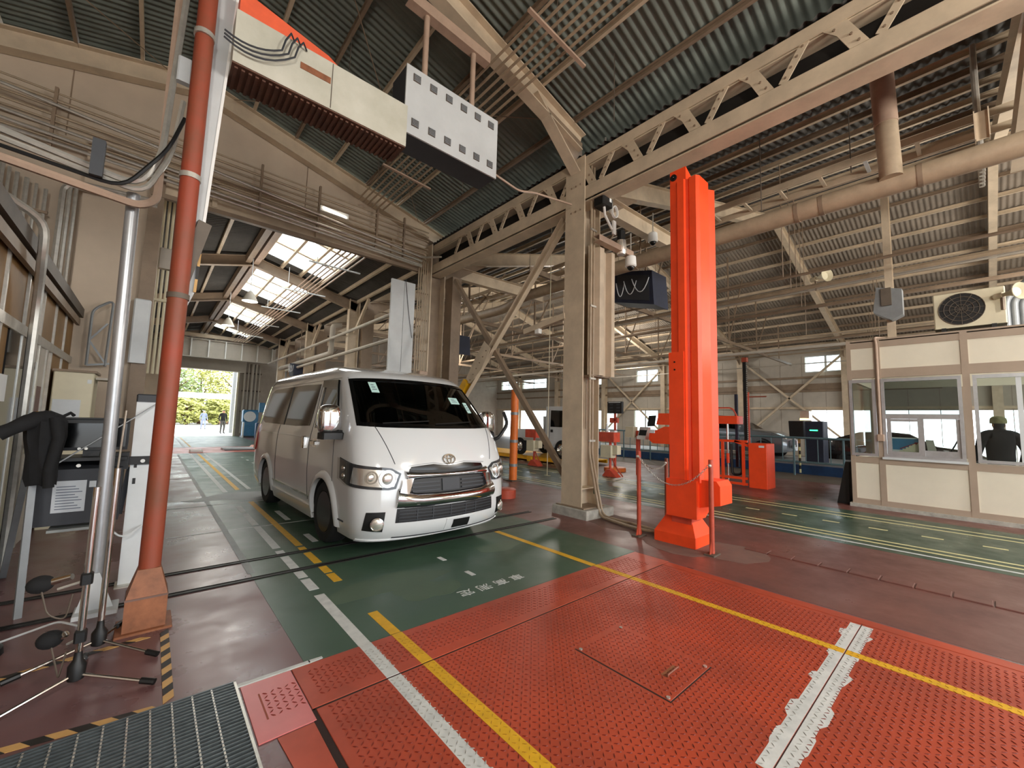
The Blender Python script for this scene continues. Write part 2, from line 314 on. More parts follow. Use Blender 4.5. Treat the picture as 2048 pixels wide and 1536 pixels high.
# ================================================================ ROOFS
def corr(name, xa, za, xb, zb, y0, y1, m, pitch=.115, amp=.018, parent=None, rows=2):
    n = int((y1-y0)/pitch*6); G = []
    L = math.hypot(xb-xa, zb-za); nx, nz = -(zb-za)/L, (xb-xa)/L
    for i in range(rows+1):
        t = i/rows; row = []
        for k in range(n+1):
            y = y0+(y1-y0)*k/n; a = amp*math.sin(2*PI*y/pitch)
            row.append((xa+(xb-xa)*t+nx*a, y, za+(zb-za)*t+nz*a))
        G.append(row)
    return struct(name, MB().grid(G), m, parent, smooth=80)
ZR = lambda x: 8.0-.262*abs(x-.25)                     # near bay
ceil = corr('ceiling', .25, ZR(.25), 5.9, ZR(5.9), -9, 9.7, M_['roof_green'])
corr('roof_sheet', -5.6, ZR(-5.6), .25, ZR(.25), -9, 9.7, M_['roof_green'], parent=ceil)
for k in range(7):
    for sgn in (1, -1):
        x = .25+sgn*(4.8-.79*k); z = ZR(x)-.09
        if k == 6: x = .25+sgn*.12
        struct('purlin', MB().chan((x, -9, z), (x, 9.6, z), .05, .1, .006), M_['cream_steel' if k % 2 else 'brown_steel'], ceil)
for y0, y1, sg in ((4.4, 9.4, 1), (9.4, 4.4, 1), (4.4, -.6, 1), (4.4, 9.4, -1), (9.4, 4.4, -1)):
    a = (.25+sg*.5, y0, ZR(.75)-.2); b = (.25+sg*4.6, y1, ZR(4.85)-.2); struct('tie_rod', MB().cyl(a, b, .008, 5), M_['brown_steel'], ceil)
for x, y in ((4.6, 3.2), (3.0, 7.6), (1.9, 6.2), (4.2, 6.4)): struct('hanger_wire', MB().cyl((x, y, ZR(x)-1.1), (x, y, ZR(x)-.05), .005, 5), M_['dark_steel'], ceil)
ZF = lambda x: 6.42-.25*abs(x-1.95)                    # annex over the far lane
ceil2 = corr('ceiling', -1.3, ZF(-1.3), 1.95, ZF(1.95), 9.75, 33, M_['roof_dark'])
SKY = ((10.3, 13.9), (15.1, 18.7), (20.2, 24.0), (25.4, 28.0))
ys = 9.75
for a, b in SKY:
    corr('roof_sheet', 1.95, ZF(1.95), 5.5, ZF(5.5), ys, a, M_['roof_dark'], parent=ceil2)
    corr('roof_sheet', 1.95, ZF(1.95), 2.2, ZF(2.2), a, b, M_['roof_dark'], parent=ceil2)
    corr('roof_sheet', 3.9, ZF(3.9), 5.5, ZF(5.5), a, b, M_['roof_dark'], parent=ceil2); ys = b
    for i in range(3):                                   # panes with a rib between
        y0 = a+(b-a)*i/3; y1 = a+(b-a)*(i+1)/3
        struct('skylight_pane', MB().prism([(2.2, ZF(2.2)+.02), (3.9, ZF(3.9)+.02), (3.9, ZF(3.9)+.03), (2.2, ZF(2.2)+.03)], 'y', y0+.03, y1-.03), M_['skylight_sheet'], ceil2)
        struct('skylight_rib', MB().bar((2.2, y0, ZF(2.2)), (3.9, y0, ZF(3.9)), .11, .1), M_['cream_steel'], ceil2)
corr('roof_sheet', 1.95, ZF(1.95), 5.5, ZF(5.5), ys, 33, M_['roof_dark'], parent=ceil2)
for x in (-1.1, -.4, .4, 1.1, 2.2, 2.75, 3.3, 3.9, 4.6, 5.2):
    struct('purlin', MB().bar((x, 9.8, ZF(x)-.06), (x, 33, ZF(x)-.06), .07, .1), M_['cream_steel'], ceil2)
struct('ridge_beam', MB().box(1.78, 1.92, 9.8, 33, 6.05, 6.3), M_['brown_steel'], ceil2); struct('ridge_beam', MB().box(1.98, 2.12, 9.8, 33, 6.05, 6.3), M_['pipe_pink'], ceil2)
for y in (14.4, 19.6, 24.8, 29.6):
    for xa, xb in ((-1.2, 1.95), (5.2, 1.95)):
        struct('rafter', MB().hbeam((xa, y, ZF(xa)-.27), (xb, y, ZF(xb)-.27), .16, .3), M_['brown_steel'], ceil2)
ZB = lambda x: 9.15-.28*abs(x-16.2)                    # big right bay
ceil3 = corr('ceiling', 16.2, ZB(16.2), 27.3, ZB(27.3), -9, 33, M_['roof_warm'], pitch=.13)
corr('roof_sheet', 5.2, ZB(5.2), 16.2, ZB(16.2), -9, 33, M_['roof_dark'], pitch=.13, parent=ceil3)
for k in range(13):
    for sgn in (1, -1):
        x = 16.2+sgn*(10.6-.86*k); z = ZB(x)-.1
        struct('purlin', MB().chan((x, -9, z), (x, 33, z), .06, .11, .007), M_['cream_steel' if (k+sgn) % 3 else 'brown_steel'], ceil3)
for y in (-5.6, -.6, 4.4, 9.4, 14.4, 19.4, 24.4, 29.4):
    for xa in (5.6, 26.9):
        s = 1 if xa > 16 else -1
        struct('rafter', MB().hbeam((xa, y, ZB(xa)-.38), (16.2, y, ZB(16.2)-.38), .18, .38), M_['cream_steel'], ceil3)
        if y > -1: struct('haunch', MB().prism([(xa, ZB(xa)-.5), (xa-s*1.6, ZB(xa-s*1.6)-.55), (xa, ZB(xa)-1.15)], 'y', y-.01, y+.01), M_['brown_steel'], ceil3)
    if y > -1: struct('tie_beam', MB().hbeam((6, y, ZB(6)-.75), (9.5, y, ZB(6)-.68), .18, .34), M_['cream_steel'], ceil3)
# ================================================================ WALLS
# gable wall between the near bay and the far annex: opening X -.15..5.05, up to 5.35
wb = struct('wall_back', MB().prism([(-6, 5.95), (6.0, 5.95), (6.0, 6.35), (.25, ZR(.25)-.06), (-6, 6.3)], 'y', 9.62, 9.74), M_['wall_cream'])
struct('wall_pier', MB().box(-6, -1.12, 9.62, 9.74, 0, 5.95), M_['wall_cream'], wb)
struct('wall_pier', MB().box(-1.12, -.3, 9.5, 9.74, 0, 5.95), M_['wall_cream'], wb)
struct('wall_pier', MB().box(-.32, -.12, 9.38, 9.7, 0, 5.95), M_['brown_steel'], wb)
struct('pier_box', MB().bbox(-.36, -.14, 9.3, 9.4, 2.3, 3.4, .02), M_['white_metal'], wb)
struct('lintel_beam', MB().hbeam((-.3, 9.5, 5.66), (5.5, 9.5, 5.66), .2, .6, .03), M_['cream_steel'], wb)
for x in (.6, 2.45, 4.2): struct('web_stiffener', MB().box(x-.04, x+.04, 9.41, 9.5, 5.4, 5.93), M_['cream_steel'], wb)
struct('lintel_beam', MB().box(-.3, 5.2, 9.36, 9.46, 5.28, 5.36), M_['brown_steel'], wb)
for sgn in (1, -1):
    struct('gable_rafter', MB().hbeam((.25+sgn*5.6, 9.5, ZR(5.85)-.3), (.25, 9.5, ZR(.25)-.3), .2, .34, .02), M_['cream_steel'], wb)
for x in (.5, 2.2, 3.8, -1.4, -3): struct('wall_seam', MB().box(x-.008, x+.008, 9.61, 9.62, 5.95, ZR(x)-.3), M_['brown_steel'], wb)
# left wall of the near bay and of the annex
wl = struct('wall_left', MB().box(-5.2, -5.0, -9, 9.7, 0, 6.6), M_['wall_grey'])
wa = struct('wall_left', MB().box(-1.35, -1.2, 9.74, 33, 0, 5.8), M_['wall_cream'])
for k in range(6):
    y = 12+3.4*k
    struct('wall_window', MB().box(-1.21, -1.17, y, y+2.2, 2.2, 3.4), M_['sky_sheet'], wa); struct('wall_post', MB().box(-1.2, -1.0, y-.4, y-.2, 0, 5.5), M_['brown_steel'], wa)
# far end of the annex with the drive-through door
wf = struct('wall_far', MB().box(-1.3, .6, 33, 33.2, 0, 6.3), M_['wall_cream'])
struct('wall_panel', MB().box(4.25, 5.6, 33, 33.2, 0, 6.3), M_['wall_grey'], wf); struct('wall_panel', MB().box(.6, 4.25, 33, 33.2, 5.0, 6.4), M_['wall_cream'], wf)
struct('shutter_box', MB().bbox(.7, 4.6, 32.4, 32.95, 4.25, 5.05, .03), M_['wall_panel'], wf)
struct('door_jamb', MB().box(4.2, 4.3, 32.85, 33.25, 0, 4.3), M_['ivory'], wf); struct('door_jamb', MB().box(.55, .68, 32.85, 33.25, 0, 4.3), M_['ivory'], wf)
mb = MB().hbeam((.4, 29, 5.15), (5.6, 29, 5.15), .25, 1.05, .06); struct('annex_beam', mb, M_['wall_panel'], wf)
for k in range(7): x = .6+k*.8; struct('web_stiffener', MB().box(x-.03, x+.03, 28.86, 29, 4.65, 5.65), M_['white_paint'], wf)
struct('annex_beam', MB().box(.4, 5.6, 28.8, 29.1, 5.75, 5.95), M_['cream_steel'], wf)
# wall along the far right side: panels, ribs, upper strip windows, openings
XW = 27.0
wr = struct('wall_right', MB().box(XW, XW+.2, -9, 33, 4.35+1.25, 6.1), M_['wall_panel'])
WIN = [(4.3, 6.2, 1), (10.9, 12.9, 0), (15.0, 16.7, 1), (19.8, 21.6, 1), (26.0, 29.2, 1), (30.0, 32.4, 1)]   # upper windows z 4.6..5.45
ye = -9
for a, b, g in WIN:
    struct('wall_panel', MB().box(XW, XW+.2, ye, a, 4.6, 5.6), M_['wall_panel'], wr); ye = b
    struct('wall_panel', MB().box(XW, XW+.2, a, b, 5.45, 5.6), M_['wall_panel'], wr)
    struct('window_frame', MB().box(XW-.03, XW, a, b, 4.56, 4.62).box(XW-.03, XW, a, b, 5.42, 5.48).box(XW-.03, XW, (a+b)/2-.04, (a+b)/2+.04, 4.6, 5.45), M_['white_metal'], wr)
    struct('window_pane', MB().box(XW+.05, XW+.06, a, b, 4.6, 5.45), M_['pane'], wr)
struct('wall_panel', MB().box(XW, XW+.2, ye, 33, 4.6, 5.6), M_['wall_panel'], wr)
DOOR = [(-3, 6.0), (11.2, 13.3), (15.0, 16.9), (18.4, 22.2), (25.0, 32.0)]
ye = -9
struct('wall_panel', MB().box(XW, XW+.2, -9, 33, 2.5, 4.6), M_['wall_panel'], wr)
for a, b in DOOR:
    struct('wall_panel', MB().box(XW, XW+.2, ye, a, 0, 2.5), M_['wall_panel'], wr); ye = b
    if b-a < 4: struct('wall_panel', MB().box(XW, XW+.2, a, b, 0, .75), M_['wall_panel'], wr); struct('window_bar', MB().box(XW-.03, XW, (a+b)/2-.05, (a+b)/2+.05, .75, 2.5), M_['white_metal'], wr); struct('window_pane', MB().box(XW+.05, XW+.06, a, b, .75, 2.5), M_['pane'], wr)
struct('wall_panel', MB().box(XW, XW+.2, ye, 33, 0, 2.5), M_['wall_panel'], wr)
for z, m in ((4.3, 'brown_steel'), (3.7, 'brown_steel'), (2.62, 'cream_steel')): struct('wall_girt', MB().box(XW-.12, XW, -9, 33, z-.06, z+.06), M_[m], wr)
struct('wall_band', MB().box(XW-.06, XW, 1, 20, 3.5, 3.95), M_['brown_steel'], wr)
for k in range(20): y = -1+k*1.05; struct('wall_seam', MB().box(XW-.012, XW, y-.012, y+.012, 0.0, 5.5), M_['wall_grey'], wr)
for y in (-.6, 4.4, 9.4, 14.4, 19.4, 24.4, 29.4):
    struct('wall_column', MB().hbeam((XW-.25, y, 0), (XW-.25, y, 5.95), .3, .4, .02, up=(1, 0, 0)), M_['cream_steel'], wr)
struct('wall_brace', MB().bar((XW-.3, 9.3, 5.4), (XW-.3, 4.5, .9), .12, .1), M_['cream_steel'], wr); struct('wall_brace', MB().bar((XW-.3, 4.5, 5.4), (XW-.3, 9.3, .9), .12, .1), M_['cream_steel'], wr)
struct('wall_brace', MB().bar((XW-.3, 19.3, 5.4), (XW-.3, 14.5, .9), .12, .1), M_['cream_steel'], wr); struct('wall_brace', MB().bar((XW-.3, 14.5, 5.4), (XW-.3, 19.3, .9), .12, .1), M_['cream_steel'], wr)
wc = struct('wall_end', MB().box(5.6, 27.2, 33, 33.2, 0, 9.3), M_['wall_grey'])
# unseen wall behind the camera, added to darken reflections; openings enlarged for daylight
wq = struct('wall_front', MB().box(-5.2, 27.2, -9.2, -9, 5.2, 9.2), M_['wall_cream'])
for a, b in ((-5.2, -2.5), (4.8, 6.0), (11, 13), (18, 27.2)): struct('wall_panel', MB().box(a, b, -9.2, -9, 0, 5.2), M_['wall_cream'], wq)
# ================================================================ STEELWORK
col1 = thing('steel_column', 'cream steel column on a concrete block between the two lanes, conduits on its face', 'column', (5.42, 4.4, 0))
part(col1, 'flange', MB().box(5.2, 5.22, 4.2, 4.62, .14, 6.05), M_['cream_steel']); part(col1, 'flange', MB().box(5.62, 5.64, 4.2, 4.62, .14, 6.05), M_['cream_steel'])
part(col1, 'web', MB().box(5.22, 5.62, 4.4, 4.415, .14, 6.05), M_['cream_steel'])
part(col1, 'plinth', MB().bbox(5.13, 5.84, 4.03, 4.76, 0, .145, .012), M_['concrete'])
part(col1, 'base_plate', MB().box(5.16, 5.7, 4.12, 4.7, .145, .165), M_['brown_steel'])
part(col1, 'stiffener', MB().box(5.22, 5.62, 4.21, 4.4, .44, .455), M_['cream_steel']); part(col1, 'paint_mark', MB().box(5.612, 5.618, 4.21, 4.28, .33, .42), M_['patch_green'], label='green paint mark')
# trapezoid cover sheet on the upper half
prof = [(5.27, 4.14), (5.40, 4.14), (5.44, 4.05), (5.56, 4.05), (5.60, 4.14), (5.73, 4.14), (5.77, 4.05), (5.86, 4.05), (5.86, 4.07), (5.78, 4.07), (5.74, 4.16), (5.59, 4.16), (5.55, 4.07), (5.45, 4.07), (5.41, 4.16), (5.27, 4.16)]
part(col1, 'cover_sheet', MB().prism(prof, 'z', 2.28, 4.45), M_['cream_steel'], label='ribbed cream cover sheet')
part(col1, 'bracket', MB().box(5.3, 5.8, 4.1, 4.4, 2.26, 2.28), M_['brown_steel']); part(col1, 'bracket', MB().chan((5.25, 3.98, 4.52), (6.25, 3.98, 4.52), .12, .1, .012), M_['pipe_pink'])
for x, b in ((5.29, 0), (5.36, 1)):
    pts = bend([(x, 4.12, 5.9 if b else 6.0), (x, 4.12, 1.0), (x+.14, 4.1, .42), (x+.16, 4.02, .03), (x-.02+.12*b, 3.25, .03), (5.35+.05*b, 2.95, .03)], .12)
    part(col1, 'conduit', MB().tube(pts, .021, 8), M_['pipe_paint'], True)
part(col1, 'conduit', MB().tube(bend([(5.47, 4.2, 5.6), (5.47, 4.2, 3.0), (5.5, 4.36, 2.6), (5.5, 4.36, 1.4)], .1), .013, 6), M_['pipe_paint'], True)
for z in (1.2, 2.2, 3.4, 4.7): part(col1, 'pipe_clip', MB().box(5.255, 5.4, 4.085, 4.11, z, z+.03), M_['galv'])
for z in (5.1, 5.55): 
    for k in range(3): part(col1, 'knee_bolt', MB().cyl((5.195, 4.28+.1*k, z), (5.18, 4.28+.1*k, z), .014, 6), M_['brown_steel'])
col2 = thing('steel_column', 'cream steel column beside the white board, behind the white van', 'column', (5.35, 9.4, 0))
part(col2, 'flange', MB().box(5.17, 5.2, 9.2, 9.62, 0, 6.05), M_['cream_steel']); part(col2, 'flange', MB().box(5.58, 5.61, 9.2, 9.62, 0, 6.05), M_['cream_steel']); part(col2, 'web', MB().box(5.2, 5.58, 9.4, 9.415, 0, 6.05), M_['brown_steel'])
part(col2, 'shaft', MB().box(5.62, 5.9, 8.85, 9.2, 0, 5.2), M_['brown_steel'])
for k in range(5): part(col2, 'conduit', MB().tube(bend([(4.88+.06*k, 9.3, 5.6), (4.88+.06*k, 9.3, 2.6+.12*(k % 3)), (4.88+.06*k, 9.33, 1.4)], .1), .018, 6), M_['pipe_paint'], True)
part(col2, 'junction_box', MB().bbox(4.92, 5.15, 9.1, 9.22, 2.35, 2.68, .015), M_['pipe_pink'])
for z in (3.2, 4.0, 4.7): part(col2, 'pipe_rack', MB().box(4.84, 5.17, 9.31, 9.34, z, z+.03), M_['brown_steel'])
for y, lab in ((14.4, 'brown steel column beyond the white board, nearest of the annex row'), (19.6, 'brown steel column farther back in the annex row'), (24.8, 'brown steel column at the back of the annex row')):
    c = thing('steel_column', lab, 'column', (5.1, y, 0))
    part(c, 'shaft', MB().hbeam((5.1, y, 0), (5.1, y, 5.6), .22, .36, .02, up=(1, 0, 0)), M_['cream_steel']); part(c, 'side_shaft', MB().box(5.35, 5.75, y-.25, y+.2, 0, 5.3), M_['brown_steel'])
    part(c, 'knee_brace', MB().bar((5.1, y-.2, 4.4), (5.15, y-1.2, 5.4), .08, .1), M_['cream_steel'])
wbd = thing('white_board', 'tall white two-leaf board fixed beside the back column, a cable hanging on it', 'board', (4.5, 9.36, 1.2))
part(wbd, 'leaf', MB().box(4.17, 4.50, 9.30, 9.36, 1.2, 4.9), M_['white_metal']); part(wbd, 'leaf', MB().box(4.51, 4.80, 9.30, 9.36, 1.2, 4.9), M_['white_metal'])
part(wbd, 'cable', MB().tube(sag((4.52, 9.28, 4.95), (4.76, 9.28, 3.5), .1, 8), .007, 5), M_['charcoal'], True)
# lattice beam over the column row
tb = thing('lattice_beam', 'long cream lattice beam with bolted diagonals over the column row', 'beam', (5.3, 1, 5.25))
part(tb, 'lower_chord', MB().hbeam((5.37, -9, 5.36), (5.37, 9.3, 5.36), .28, .28, .02), M_['cream_steel'])
part(tb, 'lower_chord_plate', MB().box(5.22, 5.235, -9, 9.3, 5.27, 5.49), M_['cream_steel'])
part(tb, 'upper_chord', MB().hbeam((5.34, -9, 5.94), (5.34, 9.3, 5.94), .2, .2, .018), M_['cream_steel']); part(tb, 'upper_chord_plate', MB().box(5.22, 5.235, -9, 9.3, 5.86, 6.02), M_['cream_steel'])
part(tb, 'shade_backing', MB().box(5.45, 5.46, -9, 9.3, 5.26, 6.0), M_['void'])  # near-black sheet standing in for the shaded void between the diagonals
for k in range(14):
    y = 8.2-.86*k
    if abs(y-4.4) < .3: continue
    d = part(tb, 'diagonal', MB().bar((5.24, y, 5.5), (5.24, y-.24, 5.88), .016, .085, up=(0, 1, 0)), M_['cream_steel'])
    mb = MB()
    for t in (.15, .4, .65, .88): mb.cyl((5.235, y-.24*t, 5.5+.38*t), (5.222, y-.24*t, 5.5+.38*t), .014, 6)
    part(d, 'bolt', mb, M_['brown_steel'])
    g = part(tb, 'gusset', MB().prism([(y-.38, 5.88), (y-.6, 5.88), (y-.78, 5.5), (y-.62, 5.5), (y-.52, 5.72)], 'x', 5.225, 5.24), M_['cream_steel'])
    mb = MB()
    for a, z in ((-.5, 5.8), (-.64, 5.66), (-.7, 5.55)): mb.cyl((5.225, y+a, z), (5.21, y+a, z), .014, 6)
    part(g, 'bolt', mb, M_['brown_steel'])
# portal rafters of the near bay
for y, lab in ((4.4, 'cream portal rafter over the central column'), ):
    t = thing('portal_rafter', lab, 'rafter', (.25, y, 7))
    for s in (1, -1):
        part(t, 'rafter_leg', MB().hbeam((.25+s*5.05, y, ZR(5.3)-.3), (.25, y, ZR(.25)-.33), .2, .34, .02), M_['cream_steel'])
        part(t, 'haunch', MB().prism([(.25+s*5.1, 6.42), (.25+s*4.0, 6.66), (.25+s*4.95, 5.85), (.25+s*5.1, 5.8)], 'y', y-.015, y+.015), M_['brown_steel'])
        part(t, 'haunch_flange', MB().bar((.25+s*4.95, y, 5.8), (.25+s*3.9, y, 6.67), .2, .02), M_['cream_steel'])
# cross brace between column 1 and 2
br = thing('cross_brace', 'cream cross brace behind the van with black and yellow tape on one leg', 'brace', (5.38, 6.6, 0))
part(br, 'long_leg', MB().chan((5.36, 4.76, 5.15), (5.36, 8.3, 1.48), .1, .15, .012), M_['cream_steel'])
part(br, 'long_leg', MB().bar((5.36, 8.3, 1.48), (5.36, 9.25, .5), .1, .12), M_['cream_steel'])
P0, P1 = Vector((5.33, 7.62, 2.36)), Vector((5.33, 8.9, .9))
for k in range(6):
    a = P0.lerp(P1, k/6); b = P0.lerp(P1, (k+1)/6); part(br, 'tape_band', MB().bar(a, b, .13, .17), M_['yellow' if k % 2 == 0 else 'black'], label='yellow tape band' if k % 2 == 0 else 'black tape band')
part(br, 'cross_leg', MB().chan((5.44, 8.44, 4.94), (5.44, 4.68, .5), .09, .1, .012), M_['brown_steel'])
g = part(br, 'gusset', MB().prism([(6.75, 3.02), (6.98, 3.2), (7.3, 2.85), (7.62, 2.42), (7.46, 2.3), (7.05, 2.6)], 'x', 5.29, 5.3), M_['cream_steel'])
for k in range(6): part(g, 'bolt', MB().cyl((5.29, 6.9+.11*k, 2.98-.12*k), (5.275, 6.9+.11*k, 2.98-.12*k), .016, 6), M_['brown_steel'])
part(br, 'foot_gusset', MB().prism([(4.64, .16), (4.64, .75), (5.1, 1.0), (4.9, .75)], 'x', 5.40, 5.41), M_['cream_steel'])
# ================================================================ DUCTS AND PIPES
du = thing('air_duct', 'thick cream air duct running along the lane row with a vertical branch', 'duct', (7, 1, 4.75))
part(du, 'duct_run', MB().tube([(7, -5, 4.70), (7, 5.2, 4.70)], .14, 20), M_['pipe_paint'], True)
part(du, 'duct_run', MB().tube(bend([(7, 5.2, 4.70), (7, 7.6, 4.70), (7.2, 8.6, 4.6), (7.2, 15, 4.75)], .4), .13, 16), M_['pipe_paint'], True)
part(du, 'branch', MB().tube([(6.86, .58, 4.72), (6.86, .6, 5.5)], .115, 18), M_['pipe_paint'], True); part(du, 'branch_collar', MB().tube([(6.86, .6, 5.45), (6.86, .62, 6.3)], .122, 18), M_['pipe_pink'], True)
for y in (1.6, 1.3, .3, 3.0, 4.3): part(du, 'joint_band', MB().tube([(7, y, 4.70), (7, y+.05, 4.70)], .146, 20), M_['brown_steel'] if y < 2 else M_['pipe_paint'], True)
for y in (2.1, -1.4, 4.6): part(du, 'hanger', MB().cyl((7, y, 4.9), (7, y, 6.3), .008, 5), M_['dark_steel']); part(du, 'hanger_post', MB().hbeam((7, y+1.2, 4.9), (7, y+1.2, 5.25), .12, .12, .01, up=(0, 1, 0)), M_['cream_steel'])
lr = thing('cable_ladder', 'cream cable ladder rack hanging over the right lane', 'cable rack', (8.5, 2, 5.9))
for x in (8.25, 8.75): part(lr, 'side_rail', MB().bar((x, -6, 5.85), (x, 14, 5.85), .03, .11), M_['cream_steel'])
for k in range(32): part(lr, 'rung', MB().bar((8.25, -5+.6*k, 5.83), (8.75, -5+.6*k, 5.83), .05, .03), M_['white_metal' if k % 5 == 0 else 'cream_steel'])
for k in range(7): part(lr, 'hanger', MB().cyl((8.5, -4+2.6*k, 5.8), (8.5, -4+2.6*k, 6.9), .008, 5), M_['dark_steel'])
def run(name, label, cat, lines, r, m, hang=None, grp=None, n=6):
    p0 = lines[0][0]; t = thing(name, label, cat, tuple(p0), 0, grp)
    for k, l in enumerate(lines): part(t, 'pipe', MB().tube(bend(l, .12), r if not isinstance(r, list) else r[k % len(r)], n), M_[m], True)
    for h in hang or []: part(t, *h)
    return t
Z6 = lambda k: 6.42-.03*k
run('conduit_run', 'six parallel conduits along the near roof slope above the vent box', 'conduit', [[(3.2+.11*k, -6, 6.5-.02*k), (3.2+.11*k, 9.2, 6.5-.02*k)] for k in range(6)], .02, 'pipe_paint',
    hang=[('crossbar', MB().bar((3.0, y, 6.40), (4.05, y, 6.32), .05, .03), M_['pipe_pink']) for y in (-.4, 3.3, 7.4)]+[('drop_rod', MB().cyl((3.5, y, 6.4), (3.5, y, 7.0), .006, 5), M_['dark_steel']) for y in (-.4, 3.3, 7.4)])
run('conduit_run', 'grey conduits along the annex roof below the skylights', 'conduit', [[(3.1+.12*k, 9.9, 5.45), (3.1+.12*k, 27, 5.45)] for k in range(6)], .022, 'pipe_pink',
    hang=[('crossbar', MB().bar((2.7, y, 5.40), (4.0, y, 5.40), .05, .03), M_['white_metal']) for y in (11, 14, 17, 20.5, 24)]+[('drop_rod', MB().cyl((2.9, y, 5.4), (2.9, y, 6.1), .008, 5), M_['white_metal']) for y in (11, 14, 17, 20.5, 24)])
run('conduit_run', 'bundle of conduits crossing the gable wall above the lintel', 'conduit', [[(-4.9, 9.28, z), (5.1, 9.28, z-.12)] for z in (5.72, 5.80, 5.9, 6.0, 6.1, 6.22, 6.34, 6.46)], [.02, .014, .024, .016], 'pipe_paint',
    hang=[('rack_post', MB().box(x-.02, x+.02, 9.24, 9.3, 5.5, 6.5), M_['brown_steel']) for x in (-3.4, -1.5, 1.3, 2.4, 3.7, 4.4)])
run('bright_conduit', 'pair of shiny galvanised conduits crossing the lintel', 'conduit', [[(-4.9, 9.2, 6.5), (4.9, 9.2, 5.6), (5.1, 8.6, 5.5)], [(-4.9, 9.2, 5.85), (4.9, 9.2, 5.40)], [(-4.9, 9.2, 6.0), (4.9, 9.2, 5.50)], [(-4.9, 9.2, 5.7), (4.9, 9.2, 5.36)]], .024, 'galv')
run('wall_conduit', 'vertical conduits down the cream pier left of the lane opening', 'conduit', [[(x, 9.42, 5.15-.05*i), (x, 9.42, 2.4)] for i, x in enumerate((-1.95, -1.88, -1.8, -1.7, -1.6, -1.5))], [.03, .02, .025], 'galv',
    hang=[('clip_bar', MB().box(-2.0, -1.45, 9.38, 9.42, z, z+.04), M_['brown_steel']) for z in (3.1, 3.8, 4.5)]+[('round_cap', MB().lathe([(.09, 0), (.09, .03)], (x, 9.36, 3.6), 14, 'y'), M_['ivory']) for x in (-1.52, -1.68)])
run('wall_conduit', 'thick galvanised conduits bending round the top of the cream pier', 'conduit', [[(-1.32+.07*i, 9.4, 2.5), (-1.32+.07*i, 9.4, 5.05+.05*i), (-.2, 9.4, 5.1+.05*i)] for i in range(3)], [.04, .03, .025], 'galv')
run('feed_conduit', 'pair of bright conduits sweeping from the left wall up the red pole', 'conduit', [[(-3.5, 4.35, 3.72), (-1.6, 4.3, 3.5), (-.22, 4.3, 3.27), (-.1, 4.28, 3.55), (-.04, 4.25, 5.2)], [(-3.5, 4.35, 3.64), (-1.6, 4.3, 3.43), (-.18, 4.3, 3.22), (-.04, 4.28, 3.6), (.0, 4.2, 4.05)]], [.024, .02], 'galv')
run('feed_pipe', 'brown pipe under the bright conduits on the left', 'pipe', [[(-3.5, 4.36, 3.5), (-1.6, 4.32, 3.28), (-.2, 4.32, 3.12), (-.1, 4.32, 3.2), (-.09, 4.3, 5.2)]], .03, 'pipe_pink')
run('black_cable', 'thin black cable looping under the bright conduits', 'cable', [[(-1.2, 4.3, 3.3), (-.3, 4.25, 3.2), (-.06, 4.2, 3.6), (.02, 4.18, 3.9)]], .014, 'black')
solo('junction_box', 'small white junction box on the conduits beside the red pole', 'box', MB().bbox(-.06, .03, 4.17, 4.225, 4.2, 4.42, .01), M_['white_metal'])
solo('pipe_bracket', 'dark grey bracket plate clamped on the bright conduits', 'bracket', MB().box(-.48, -.41, 4.2, 4.26, 3.22, 3.5), M_['charcoal'])
# annex pipes on the right
run('water_pipe', 'thick grey pipe stepping up along the annex columns above the van', 'pipe', [[(4.9, 24, 3.9), (4.9, 16, 3.85), (4.9, 15.9, 4.9), (5.2, 15.9, 4.95)]], .1, 'wall_panel', n=10)
run('water_pipe', 'straight grey pipe along the annex columns, upper one', 'pipe', [[(4.7, 9.7, 4.3), (4.7, 26, 4.3)]], .05, 'wall_panel', n=8)
run('water_pipe', 'straight grey pipe along the annex columns, lower one', 'pipe', [[(4.75, 9.7, 3.62), (4.75, 22, 3.62)]], .06, 'wall_panel', n=8)
# right bay: long service pipes and unistrut under the roof
rng = random.Random(3)
for k in range(2, 12):
    x = 6.4+1.75*k; z = min(ZB(x)-.75, 4.3+rng.random()*1.6); rr = rng.choice((.025, .03, .045, .06)); nm = ('thin', 'thin', 'medium', 'thick')[(.025, .03, .045, .06).index(rr)]
    t = run('service_pipe', '%s painted service pipe running lengthwise under the right hall roof' % nm, 'pipe', [[(x, -6, z), (x, 31, z)]], rr, ('pipe_paint', 'wall_panel', 'brown_steel')[k % 3], grp='service pipes under the right hall roof')
    for y in range(-3, 30, 5): part(t, 'drop_rod', MB().cyl((x, y+.3*k % 2, z), (x, y+.3*k % 2, ZB(x)-.15), .01, 4), M_['brown_steel'])
for k, y in enumerate((6.6, 11.5, 16.5, 21.5, 26.5)):
    t = thing('service_beam', 'cream cross beam under the right hall roof, row %d from the front' % (k+1), 'beam', (16, y, 5.2))
    part(t, 'angle', MB().chan((6.2, y, 4.95), (26, y, 4.95), .08, .12, .01), M_['brown_steel'])
    for j in range(6): part(t, 'drop_post', MB().bar((8+3.2*j, y, 5.0), (8+3.2*j, y, ZB(8+3.2*j)-.2), .05, .05), M_['brown_steel'])
    for j in range(5): part(t, 'diagonal', MB().bar((8+3.2*j, y, 5.0), (9.6+3.2*j, y, ZB(9.6+3.2*j)-.3), .03, .05), M_['brown_steel'])
